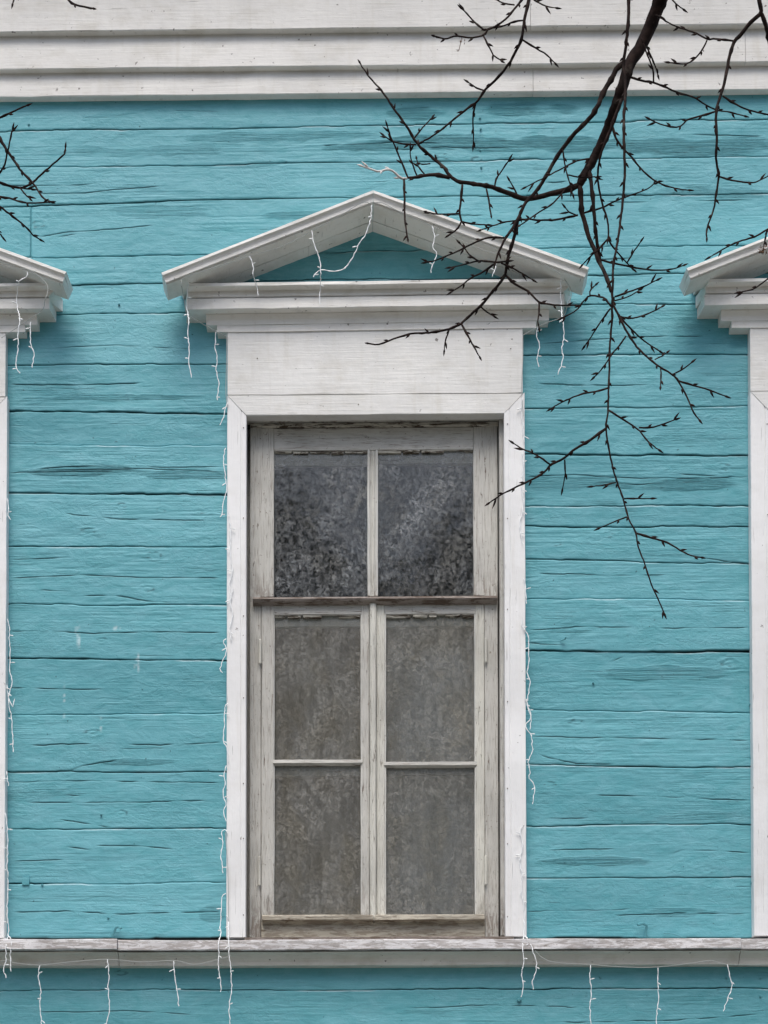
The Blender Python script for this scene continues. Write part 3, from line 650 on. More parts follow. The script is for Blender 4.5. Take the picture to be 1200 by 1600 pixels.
    sub('frieze_panel', hbar(xf0, xf1, cr(0, dC + .0005, zo + .0012, Z(508, dC)), .05, .0014), WH)
    for py in (663, 810, 958, 1095, 1228, 1315, 1435):
        for px in (380.5, 793): 
            p = P(px, py + random.Random(py + int(px)).uniform(-6, 6), dC + .001); v, f = tube([p, p + Vector((0, -.0015, 0))], .0022, 6); sub('nail', (v, f), NAIL)
    for px, py in ((800, 530), (798, 545), (402, 560), (560, 632)):
        p = P(px, py, dC + .001); v, f = tube([p, p + Vector((0, -.0015, 0))], .0022, 6); sub('nail', (v, f), NAIL)
    return fr

def make_pediment():
    # lower cornice fascia box is the pediment's own mesh
    def zf(py, d, px=586): return Z(py, d, px)
    xl, xr = X(296.5, .10, 470), X(878, .10, 470)
    zb, zt = zf(479.5, .10), zf(463.2, .10)
    def tilt(geo):
        xm_ = (xl + xr) / 2; return [(x, y, z + .0056 * (x - xm_)) for x, y, z in geo[0]], geo[1]
    core = tilt(hbar(lambda d, z: xl - .010 * (1 - d / .10) - .012, lambda d, z: xr + .010 * (1 - d / .10) + .010, [(0, zb), (.099, zb), (.101, zb + .002), (.101, zt), (0, zt)], .06, .0010))
    ped = mk('pediment', core[0], core[1], WP, house)
    def sub(nm, geo, mat=WP, label=None):
        o = mk(nm, geo[0], geo[1], mat, ped)
        if label: o['label'] = label
        return o
    # crown of the lower cornice: fillet and hollow
    z0, z1, z2 = zf(463.2, .10) + .0012, zf(446, .125), zf(439.5, .13)
    xl2, xr2 = X(295.5, .13, 441), X(892, .13, 441)
    def xe(sign, xo):
        return lambda d, z: xo + sign * .020 * (1 - d / .13)
    sub('crown_moulding', tilt(hbar(lambda d, z: xl2 - .028 * (1 - d / .135), lambda d, z: xr2 + .014 * (1 - d / .135) - (.030 if z < z1 else 0) * (1 if d > .05 else 0), [(0, z0), (.070, z0), (.070, z0 + .0045), (.099, z0 + .0050), (.101, z0 + .0075), (.1015, z0 + .020), (.103, z0 + .032), (.107, z1 - .004), (.112, z1 - .001), (.132, z1 + .001), (.133, z1 + .002), (.133, z2), (.05, z2 + .004), (0, z2 + .004)], .06, .0009)))
    # bed mouldings stepping back to the frieze panel
    e0, e1 = X(322, .06, 495), X(858, .06, 495); b = zb - .001
    bz = zf(504, .056)
    sub('bed_moulding', tilt(hbar(lambda d, z: e0 - .0, lambda d, z: e1, [(0, bz), (.054, bz), (.055, bz + .006), (.057, bz + .018), (.061, b - .012), (.066, b - .004), (.066, b), (0, b)], .06, .0008)))
    sub('bed_moulding', tilt(hbar(X(339, .055, 508), X(838, .055, 508), [(0, zf(514.5, .055)), (.050, zf(514.5, .055)), (.051, zf(508, .055)), (.052, zf(506, .052)), (.052, bz - .001), (0, bz - .001)], .06, .0008)))
    # raking cornice: profile by depth and height above the soffit, mitred at the apex
    D = .185
    ap = P(583, 319.5, D); tl = P(260.5, 445.2, D); tr = P(912, 436.9, D)
    Lr = []
    for side, tip in ((-1, tl), (1, tr)):
        sl = (tip.z - ap.z) / (tip.x - ap.x)
        def run(prof, xtip, x_ap, dx_tip=0.0, n=22, sl=sl, side=side, wob=.0009):
            sd = seed(); rings = []
            for k in range(n + 1):
                t = k / n; r = []
                for i, (d, h) in enumerate(prof):
                    xe_ = xtip + side * (dx_tip * (1 - d / D) + .42 * h)
                    x = x_ap + (xe_ - x_ap) * t; z = ap.z + sl * (x - ap.x) + h
                    w1 = float(vn(np.array([x * 8.0]), 0.3, sd + i % 3)[0]) * wob * 2
                    r.append((x, -d - w1, z + w1 * .7))
                rings.append(r)
            return loft(rings)
        xa = ap.x + side * .0006; c = .0022
        lab = 'left slope' if side < 0 else 'right slope'
        # soffit boards, a narrow shadow gap between
        sub('soffit_board', run([(.078, 0), (D - .001, 0), (D, .002), (D, .026), (.078, .026)], tip.x, xa, .010))
        sub('soffit_board', run([(.0, 0.003), (.070, 0.0025), (.070, .026), (.0, .026)], tip.x - side * .085, xa, .0))
        sub('rake_fascia', run([(D + .0006, .008), (D + .006, .005), (D + .008, .007), (D + .009, .020), (D + .012, .028), (D + .016, .031), (D + .0006, .031)], tip.x, xa, .0))
        sub('rake_crown', run([(.07, .027), (D - .0006, .0315), (D + .018, .0315), (D + .0205, .0335), (D + .0205, .044), (D + .018, .046), (.07, .052)], tip.x, xa, .004))
        sub('rake_backing', run([(.0, .0275), (.0695, .0275), (.0695, .052), (.0, .056)], tip.x - side * .06, xa, .0))
    return ped
win = make_window(); ped = make_pediment()
win['label'] = 'middle window, whole in the photo, six dusty panes'; ped['label'] = 'middle pediment with cables looped in its gable'
def copy_part(o, dx, label):
    c = o.copy(); COL.objects.link(c); c.location = (dx, 0, 0); c['label'] = label
    for ch in list(o.children):
        k = ch.copy(); COL.objects.link(k); k.parent = c
    return c
for dx, dp, side in ((SH_L, SP_L, 'left'), (SH_R, SP_R, 'right')):
    copy_part(win, dx, side + ' window, cut by the photo edge'); copy_part(ped, dp, side + ' pediment, cut by the photo edge')

# ---- sill course: boards running under all windows
def sill(x0, x1, dz, dd, mat=SILLM):
    F_ = .100 + dd
    zt, zb = Z(1467, F_) + dz, Z(1483.5, F_) + dz
    o = mk('sill_board', *hbar(x0, x1, [(-.02, zb), (F_ - .003, zb), (F_, zb + .003), (F_, zt - .003), (F_ - .004, zt), (-.02, zt + .010)], .03, .0016), mat, house)
    z2 = Z(1508.5, .05) + dz * .3
    mk('sill_moulding', *hbar(x0, x1, [(0, z2), (.046, z2), (.050, z2 + .003), (.052, z2 + .014), (.058, z2 + .026), (.070, z2 + .038), (.084, z2 + .046), (.088, z2 + .048), (.088, zb - .0045), (.070, zb - .004), (.070, zb - .001), (0, zb - .001)], .04, .0012), SILLU, house)
sb = [XL - .02, X(-560), X(183.5, .1, 1480), X(1158.5, .1, 1480), X(1900), XR + .02]
for i in range(len(sb) - 1): sill(sb[i] + .0012, sb[i + 1] - .0012, (.001, .004, -.001, -.003, .001)[i], (0, .012, 0, -.008, 0)[i])

# ------------------------------------------------------------------ strings of icicle lights
def smooth(pts, n=4):
    out = []
    for i in range(len(pts) - 1):
        p0, p1, p2, p3 = pts[max(i - 1, 0)], pts[i], pts[i + 1], pts[min(i + 2, len(pts) - 1)]
        for k in range(n):
            t = k / n
            out.append(tuple(0.5 * ((2 * b) + (-a + c) * t + (2 * a - 5 * b + 4 * c - d) * t * t + (-a + 3 * b - 3 * c + d) * t ** 3) for a, b, c, d in zip(p0, p1, p2, p3)))
    out.append(tuple(pts[-1])); return out
def lights(label, d, cables, strands, group='icicle light strings on the house', thin=None):
    p0 = (cables + strands)[0][0]; o = P(p0[0], p0[1], p0[2] if len(p0) > 2 else d)
    root = empty('string_lights', o, label, 'string lights', group)
    for c in cables:
        q = smooth([P(p[0], p[1], p[2] if len(p) > 2 else d) for p in c], 5)
        v, f = tube(q, .0013, 5); mk('cable', v, f, CLEAR, root)
    for si, c in enumerate(strands):
        rr = random.Random(int(c[0][0] * 7 + c[0][1])); q3 = [P(p[0], p[1], p[2] if len(p) > 2 else d) for p in c]
        q = smooth(q3, 6); L = sum((Vector(q[i + 1]) - Vector(q[i])).length for i in range(len(q) - 1))
        m = max(6, int(L / .011)); cum = [0]
        for i in range(len(q) - 1): cum.append(cum[-1] + (Vector(q[i + 1]) - Vector(q[i])).length)
        pts = []
        for k in range(m + 1):
            s = L * k / m; j = max(i for i in range(len(cum)) if cum[i] <= s + 1e-9); j = min(j, len(q) - 2)
            t = (s - cum[j]) / max(1e-9, cum[j + 1] - cum[j]); p = Vector(q[j]).lerp(Vector(q[j + 1]), t)
            pts.append(p + Vector((rr.uniform(-.0022, .0022), rr.uniform(-.001, .001), 0)))
        g = G(); g.add(*tube(pts, [.0018 + .0005 * math.sin(k * 2.1) for k in range(len(pts))], 5)); st = g.build('strand', CABLE, root)
        s = rr.uniform(.03, .07)                                # little bulbs on side stubs
        while s < L:
            k = min(len(pts) - 1, int(s / L * m)); p = pts[k]; sg = rr.choice((-1, 1)); ln = rr.uniform(.012, .024)
            e = p + Vector((sg * ln * .9, -.004, rr.uniform(-.014, .006)))
            gg = G(); gg.add(*tube([p, p.lerp(e, .45), p.lerp(e, .5), e], [.0015, .0015, .0028, .0012], 5)); gg.build('bulb', CABLE, st)
            s += rr.uniform(.075, .14)
    return root
DP = .20
lights('white icicle lights looped along the rake and gable of the middle pediment', DP,
    [[(284, 443), (284, 436), (298, 429), (317, 424), (345, 415), (388, 401), (435, 387), (455, 378), (490, 360), (530, 338), (565, 317), (580, 318), (597, 317), (625, 331), (675, 353), (720, 376), (770, 395), (830, 403), (850, 413), (876, 428)],
     [(283, 443, .14), (288, 470, .13), (293, 490, .11), (318, 507, .09), (353, 526, .055)], [(876, 428, .15), (893, 455, .135), (886, 478, .12), (879, 495, .10), (850, 506, .08), (817, 524, .055)]],
    [[(294, 440, .15), (293, 460, .14), (292, 480, .12), (295, 500), (293, 520), (296, 545), (295, 565), (299, 590)],
     [(389, 400), (395, 414), (396, 430), (400, 445, .14), (404, 462, .14)],
     [(487, 360), (489, 376), (495, 392), (500, 412), (501, 430), (500, 450, .14), (500, 475, .14)],
     [(581, 320), (579, 342), (572, 365), (562, 380), (553, 398), (542, 416), (525, 424), (500, 422), (489, 433)],
     [(675, 353), (679, 372), (676, 386), (683, 397), (677, 412), (673, 426)], [(775, 412), (774, 420), (769, 432)],
     [(877, 430, .15), (876, 450, .14), (877, 480, .13), (879, 500), (881, 525), (878, 545), (880, 560), (872, 585)],
     [(841, 505, .06), (839, 525, .06), (843, 540, .06), (839, 558, .06), (842, 573, .06)],
     [(338, 517, .06), (336, 540, .06), (339, 560, .06), (338, 580, .06), (342, 600, .06), (339, 625, .06)]])
lights('white icicle lights on the pediment cut by the left photo edge', DP,
    [[(-60, 395), (-20, 407), (20, 419), (44, 421), (68, 438), (75, 452), (70, 470), (66, 484, .12), (40, 503, .09), (2, 528, .055)]],
    [[(43, 425), (41, 433), (30, 440), (27, 455, .15), (27, 478, .14), (31, 500), (28, 520), (28, 545), (25, 570), (31, 583)], [(48, 503), (47, 520), (49, 542), (53, 552), (50, 574)]])
lights('squiggly white icicle lights tacked down the left edge of the middle window', .052,
    [[(354, 522), (354, 560), (353, 610), (355, 636)], [(352, 1300, .055), (356, 1360, .055), (357, 1420, .055), (357, 1463, .055), (357, 1490, .11)]],
    [[(356, 628), (351, 640), (349, 652), (344, 664)], [(352, 700), (349, 722), (352, 745), (354, 765), (349, 785), (348, 800), (344, 808)], [(356, 800), (361, 830), (359, 860), (363, 890), (358, 915), (362, 935)],
     [(364, 920), (359, 942), (364, 960), (358, 985), (362, 1000)], [(353, 998), (349, 1003), (354, 1015), (350, 1028), (346, 1038), (344, 1048), (348, 1051)],
     [(356, 1099), (352, 1103), (351, 1120), (350, 1140), (349, 1160), (354, 1168), (356, 1190)], [(353, 1196), (350, 1210), (352, 1225), (348, 1240), (353, 1255), (349, 1268), (353, 1283)],
     [(356, 1302), (352, 1296), (347, 1300), (348, 1320), (345, 1333), (347, 1350), (348, 1364)],
     [(352, 1396), (347, 1401), (346, 1425), (344, 1445), (345, 1462, .07), (341, 1472, .11), (342, 1490, .11), (341, 1508, .11), (344, 1530, .11), (345, 1550, .11)],
     [(353, 1430), (357, 1440), (357, 1475, .11), (359, 1500, .11), (361, 1525, .11), (362, 1545, .11), (358, 1570, .11), (360, 1600, .11)]])
lights('tangled white icicle lights tacked down the right edge of the middle window', .052,
    [[(817, 524), (817, 560), (815, 610), (818, 650)]],
    [[(816, 620), (814, 640), (817, 665), (819, 690)], [(816, 705), (818, 730), (815, 760), (818, 790), (812, 820), (817, 850)],
     [(818, 903), (821, 915), (822, 930), (822, 943)], [(816, 968), (815, 975), (819, 984), (824, 990), (826, 1005), (826, 1030), (824, 1053), (829, 1064), (826, 1080), (825, 1095)],
     [(819, 1090), (823, 1098), (827, 1110), (830, 1120), (825, 1128), (821, 1132), (825, 1142), (831, 1150), (831, 1165), (832, 1174), (829, 1182), (825, 1190), (828, 1205), (827, 1215), (832, 1222), (835, 1228), (834, 1245), (832, 1256)],
     [(822, 1092), (825, 1105), (829, 1118), (829, 1132), (828, 1140)], [(817, 1290), (813, 1300), (817, 1320), (812, 1345), (816, 1370), (814, 1400)],
     [(817, 1400), (819, 1430), (818, 1462, .07), (817, 1480, .11), (818, 1502, .11), (815, 1525, .11), (818, 1540, .11), (814, 1558, .11)],
     [(821, 1462, .07), (829, 1475, .10), (834, 1490, .11), (838, 1507, .11), (836, 1522, .11), (832, 1533, .11), (834, 1546, .11)]])
lights('white icicle lights beside the white casing at the far left photo edge', .052,
    [[(8, 1300), (12, 1370), (10, 1430), (9, 1462, .07)]],
    [[(10, 778), (14, 790), (12, 805), (17, 812)], [(11, 967), (14, 980), (15, 1005), (16, 1030), (15, 1045), (19, 1068), (15, 1080), (14, 1100), (18, 1120), (20, 1150), (21, 1175)],
     [(10, 1070), (14, 1090), (20, 1105), (22, 1092)], [(10, 1205), (12, 1220), (14, 1228)], [(8, 1270), (11, 1290), (12, 1330), (11, 1355), (13, 1380), (11, 1420), (12, 1440), (13, 1460), (10, 1475, .11), (9, 1500, .11), (6, 1515, .11), (10, 1528, .11)],
     [(14, 1463, .09), (18, 1470, .11), (16, 1490, .11), (17, 1518, .11)]])
lights('sagging cable with hanging icicle lights under the sill at lower left', .108,
    [[(-60, 1508), (0, 1502), (14, 1500), (20, 1504), (60, 1508), (110, 1503), (168, 1499), (220, 1503), (273, 1501), (305, 1507), (345, 1498), (360, 1494)]],
    [[(62, 1508), (60, 1528), (64, 1545), (62, 1570), (65, 1600), (64, 1620)], [(168, 1499), (170, 1520), (169, 1545), (171, 1575), (167, 1600), (168, 1620)], [(272, 1501), (272, 1520), (276, 1540), (279, 1572)]])
lights('long cable with hanging icicle lights under the sill at lower right', .108,
    [[(836, 1485), (848, 1497), (870, 1504), (921, 1507), (975, 1511), (1028, 1511), (1080, 1505), (1112, 1501), (1140, 1507), (1260, 1508)]],
    [[(922, 1508), (922, 1530), (924, 1550), (922, 1575), (923, 1600), (922, 1620)], [(1028, 1512), (1028, 1535), (1029, 1560), (1026, 1585), (1026, 1605), (1027, 1620)], [(1137, 1507), (1140, 1525), (1144, 1540), (1138, 1558), (1130, 1580)]])

# ------------------------------------------------------------------ the bare trees in front
BR = []   # level, base width px, tip width px, points, material
def B(level, w0, w1, *pts, mat=None): BR.append((level, w0, w1, list(pts), mat))
# --- right tree
B(1, 22, 12, (1046, -30), (1035, -8), (1018, 35), (1000, 75), (985, 97), (978, 118), (970, 142), (957, 180), (944, 215), (928, 247), (912, 275), (905, 289))
B(1, 8.5, 1.8, (905, 289), (890, 296), (872, 300), (845, 307), (820, 311), (800, 304), (770, 293), (740, 287), (710, 281), (690, 258), (665, 238), (650, 222), (635, 197), (612, 165), (595, 140), (575, 118), (563, 99))
B(2, 6, 3.5, (702, 278), (675, 273), (650, 277), (636, 278)); B(2, 3.6, 2.2, (636, 279), (625, 278), (615, 268), (605, 265), (592, 268), (578, 264), (567, 260), mat='L')
B(2, 2.6, 1.6, (650, 226), (630, 225), (612, 220), (600, 212)); B(2, 2.6, 1.4, (647, 216), (660, 200), (668, 191), (675, 183)); B(2, 2.8, 1.8, (637, 277), (628, 255), (620, 235), (610, 212), (605, 197))
B(2, 2.4, 1.4, (652, 275), (645, 258), (641, 240), (641, 233)); B(2, 2.4, 1.4, (665, 274), (655, 262), (651, 248)); B(2, 2, 1.2, (672, 256), (663, 257), (656, 256))
B(2, 3.8, 2.2, (631, 280), (632, 310), (632, 335), (634, 355), (637, 373)); B(2, 4, 2, (722, 289), (720, 310), (718, 335), (721, 346), (712, 360), (700, 368))
B(2, 2.6, 1.5, (717, 334), (700, 335), (680, 334), (667, 331)); B(2, 2.6, 1.5, (722, 346), (740, 350), (760, 351)); B(2, 3, 2, (760, 296), (764, 315), (767, 336))
B(2, 2.8, 1.4, (773, 292), (775, 280), (783, 268), (795, 250)); B(2, 2.6, 1.5, (810, 309), (805, 298), (797, 283))
B(1, 8, 4.2, (976, 97), (962, 110), (954, 126), (945, 140), (935, 163), (925, 180), (910, 197), (895, 212), (880, 231), (866, 252), (853, 275), (844, 290), (834, 303), (822, 316), (814, 332), (809, 345))
B(1, 5.5, 2, (809, 345), (801, 378), (795, 397), (792, 410), (789, 428), (780, 443), (766, 460), (751, 478), (735, 492), (720, 506), (702, 514), (670, 520), (640, 522), (615, 530), (592, 538), (577, 537))
B(2, 5, 2.6, (813, 335), (800, 358), (790, 372), (781, 390), (776, 402), (774, 411)); B(2, 3, 1.6, (788, 372), (777, 371), (760, 372), (740, 380), (720, 390), (695, 401), (680, 407), (667, 410))
B(2, 2.8, 1.5, (774, 410), (747, 408), (720, 415), (704, 418)); B(2, 2.4, 1.3, (750, 409), (735, 400), (725, 387), (719, 381)); B(2, 3, 1.5, (773, 412), (755, 425), (735, 435), (720, 447), (706, 456))
B(2, 3, 2.2, (774, 410), (783, 409), (793, 408)); B(2, 2.6, 1.4, (783, 411), (807, 422), (832, 437)); B(2, 3.2, 1.6, (721, 506), (732, 527), (740, 541), (749, 557))
B(2, 2.6, 1.4, (702, 515), (696, 532), (694, 547)); B(2, 2.6, 1.4, (751, 479), (760, 487), (771, 494)); B(2, 3.6, 2, (790, 430), (805, 444), (825, 455), (841, 471), (856, 475), (875, 477), (897, 477))
B(2, 2.8, 1.6, (842, 471), (842, 490), (840, 502), (842, 512))
B(1, 5.2, 1.8, (983, -20), (981, 40), (977, 76), (974, 100), (977, 140), (975, 180), (975, 220), (976, 260), (975, 290), (971, 330), (967, 362), (962, 392), (958, 420), (957, 457), (956, 500), (953, 543), (951, 607), (950, 640), (947, 667), (950, 692), (955, 720), (963, 750), (975, 783), (981, 808), (993, 832), (997, 853), (1007, 880), (1016, 908), (1027, 934), (1037, 957))
B(2, 2.8, 1.5, (951, 606), (930, 612), (912, 615), (880, 627), (862, 638)); B(2, 3.2, 1.6, (951, 641), (970, 653), (997, 671), (1011, 688), (1028, 702)); B(2, 2.6, 1.5, (998, 668), (1017, 668), (1037, 662), (1055, 656))
B(2, 4.4, 1.8, (946, 670), (923, 687), (898, 702), (880, 717), (860, 727), (850, 738), (830, 750), (815, 757), (797, 766), (780, 775), (765, 785)); B(2, 2.8, 1.6, (860, 726), (843, 714), (830, 707), (815, 701), (803, 693))
B(2, 2.6, 1.4, (882, 718), (883, 740), (879, 764)); B(2, 2.4, 1.4, (962, 754), (943, 758), (927, 760)); B(2, 2.4, 1.4, (975, 779), (997, 779), (1017, 779)); B(2, 2.4, 1.4, (979, 808), (960, 815), (937, 825))
B(2, 3.2, 1.6, (994, 833), (1017, 840), (1043, 848), (1063, 860), (1080, 868), (1095, 871))
B(1, 7.5, 5, (905, 289), (907, 300), (909, 330), (915, 352), (922, 375), (929, 390), (937, 410), (947, 432), (955, 455))
B(1, 3.6, 2, (956, 458), (958, 475), (968, 495), (979, 518), (990, 535), (1002, 549), (1027, 570), (1050, 585), (1060, 595), (1073, 620), (1083, 643), (1092, 655))
B(2, 3, 1.6, (1060, 595), (1083, 602), (1110, 610), (1133, 619)); B(2, 2.4, 1.4, (1051, 585), (1067, 577), (1080, 567)); B(2, 2, 1.3, (1023, 562), (1033, 557), (1042, 551)); B(2, 2.2, 1.4, (1032, 575), (1033, 590), (1032, 603))
B(2, 2.8, 1.4, (978, 525), (968, 540), (957, 552), (947, 567), (938, 580), (930, 588)); B(2, 3, 1.5, (962, 485), (975, 502), (1000, 527), (1017, 540), (1030, 548)); B(2, 2.8, 1.4, (954, 482), (937, 505), (926, 523), (915, 539))
B(1, 6, 4.5, (918, 262), (922, 277), (925, 300), (928, 332), (932, 375), (938, 408)); B(1, 4, 2.5, (979, 120), (972, 150), (962, 178), (952, 205), (938, 243), (934, 275), (937, 300), (942, 322), (950, 347), (950, 372))
B(2, 2.6, 1.5, (950, 372), (957, 385), (970, 400), (980, 411), (990, 421)); B(2, 2.6, 1.5, (950, 373), (935, 390), (922, 401), (911, 413)); B(2, 3, 1.5, (939, 406), (962, 412), (987, 417), (1010, 421), (1035, 422), (1052, 420), (1067, 415))
B(2, 2.6, 1.5, (980, 410), (991, 392), (1001, 378)); B(2, 2.8, 1.5, (960, 464), (985, 455), (1007, 447), (1025, 438)); B(2, 2.2, 1.3, (960, 470), (980, 464), (1000, 453)); B(2, 2.6, 1.5, (968, 494), (985, 497), (1005, 493), (1022, 486), (1034, 479))
B(2, 3, 1.6, (956, 480), (945, 467), (937, 464), (922, 462), (912, 470), (900, 485), (880, 496)); B(2, 2.4, 1.4, (922, 462), (922, 453), (930, 446))
B(2, 3.2, 1.6, (903, 336), (887, 340), (865, 344), (850, 344), (835, 344), (825, 342), (805, 345), (785, 348), (770, 353), (752, 359)); B(2, 3, 1.4, (909, 334), (918, 331), (942, 324), (960, 315), (985, 305), (1012, 295), (1022, 286)); B(2, 2.4, 1.3, (900, 336), (889, 331), (884, 325))
B(2, 3.4, 1.6, (955, 190), (962, 215), (972, 230), (987, 245), (1000, 262), (1020, 280), (1040, 290), (1060, 295), (1075, 297))
B(2, 3.4, 1.6, (979, 119), (1005, 126), (1022, 129), (1040, 136), (1060, 145), (1085, 152), (1100, 162), (1120, 172), (1140, 175), (1162, 181)); B(2, 2.4, 2, (1021, 128), (1020, 107), (1012, 87), (1005, 67)); B(2, 2.8, 1.6, (1006, 62), (1017, 87), (1023, 102), (1028, 116))
B(2, 2.4, 1.4, (930, 247), (915, 249), (900, 252), (880, 262), (860, 273), (840, 283), (822, 292)); B(2, 2.4, 1.3, (879, 232), (882, 255), (887, 275), (895, 303)); B(2, 2.2, 1.4, (888, 273), (907, 277), (932, 276)); B(2, 2.6, 1.6, (890, 290), (882, 297), (865, 317), (850, 327), (830, 340), (813, 352))
B(1, 7, 2.2, (1182, -30), (1186, 0), (1188, 20), (1170, 38), (1157, 55), (1147, 65), (1141, 82), (1136, 107), (1130, 135), (1122, 162), (1119, 175), (1119, 200), (1120, 225), (1119, 250), (1123, 274), (1120, 298), (1115, 325), (1105, 356), (1104, 371))
B(1, 6, 5, (1188, 18), (1197, 40), (1204, 80), (1210, 140), (1214, 220), (1216, 300), (1212, 350))
B(2, 2.8, 1.5, (1123, 275), (1144, 282), (1170, 285), (1182, 284), (1200, 275)); B(2, 3, 1.6, (1147, 64), (1117, 61), (1105, 61), (1085, 51), (1055, 41), (1030, 27)); B(2, 2.6, 1.5, (1105, 62), (1097, 78), (1085, 92), (1070, 100), (1047, 98))
B(2, 2.8, 1.6, (1119, 174), (1100, 180), (1075, 187), (1060, 199), (1035, 195), (1016, 187)); B(2, 2.8, 1.6, (1129, 150), (1150, 163), (1170, 172), (1200, 179), (1230, 184)); B(2, 3, 1.5, (1211, 352), (1200, 358), (1179, 370), (1148, 380), (1110, 401)); B(2, 2.4, 1.6, (1199, 360), (1195, 375), (1193, 388))
B(2, 2.6, 1.5, (1214, 425), (1200, 435), (1179, 451), (1158, 456)); B(2, 3, 1.4, (1046, -20), (1051, 0), (1067, 14))
B(1, 5.5, 2.2, (832, -30), (826, 0), (820, 27), (815, 60), (806, 80), (795, 100), (777, 122), (757, 142), (745, 159), (727, 172), (705, 190), (680, 210), (661, 221))
B(2, 3.2, 2, (824, -10), (812, 4), (804, 14), (792, 28), (775, 41), (762, 47), (756, 55), (735, 59), (712, 56), (697, 61), (680, 57)); B(2, 2.8, 1.6, (757, 48), (742, 35), (730, 22), (722, 14)); B(2, 2.6, 1.5, (756, 57), (765, 75), (772, 87), (782, 94))
B(2, 2.6, 1.8, (816, 32), (800, 35), (785, 41), (770, 44)); B(2, 2.4, 1.5, (804, 8), (787, 5), (775, -1)); B(2, 2.8, 1.5, (815, 61), (837, 75), (855, 86), (866, 98)); B(2, 2.6, 1.5, (757, 142), (742, 136), (732, 129)); B(2, 2.8, 1.6, (744, 160), (739, 180), (740, 212), (739, 226)); B(2, 2.6, 1.4, (828, -5), (840, 3), (855, 10), (868, 12))
B(2, 2.4, 1.4, (1188, 5), (1180, -10), (1170, -22))
NR = len(BR)
# --- left tree
B(1, 5.5, 2.2, (-40, 150), (0, 217), (14, 240), (34, 268), (53, 288), (67, 309), (81, 316)); B(1, 4.5, 2, (-40, 272), (0, 285), (17, 291), (34, 293), (51, 285), (65, 272), (82, 257), (101, 240), (102, 231))
B(1, 3.6, 1.8, (-40, 298), (0, 307), (20, 311), (42, 317), (79, 316)); B(1, 3.8, 1.8, (-40, 292), (0, 323), (17, 336), (37, 351), (50, 366), (62, 374)); B(1, 3.8, 1.8, (-30, 300), (0, 269), (8, 254), (14, 226), (19, 203))
B(1, 4, 2, (-40, 192), (0, 183), (20, 174), (42, 165)); B(2, 2.6, 1.5, (31, 293), (38, 302), (46, 310)); B(2, 2.4, 1.4, (32, 292), (40, 295), (49, 296)); B(1, 4, 2.4, (85, -30), (107, 0), (120, 8), (145, 13)); B(1, 3, 2, (28, -30), (22, -2), (20, 6)); B(1, 2.6, 1.8, (-20, 340), (0, 366), (4, 370))

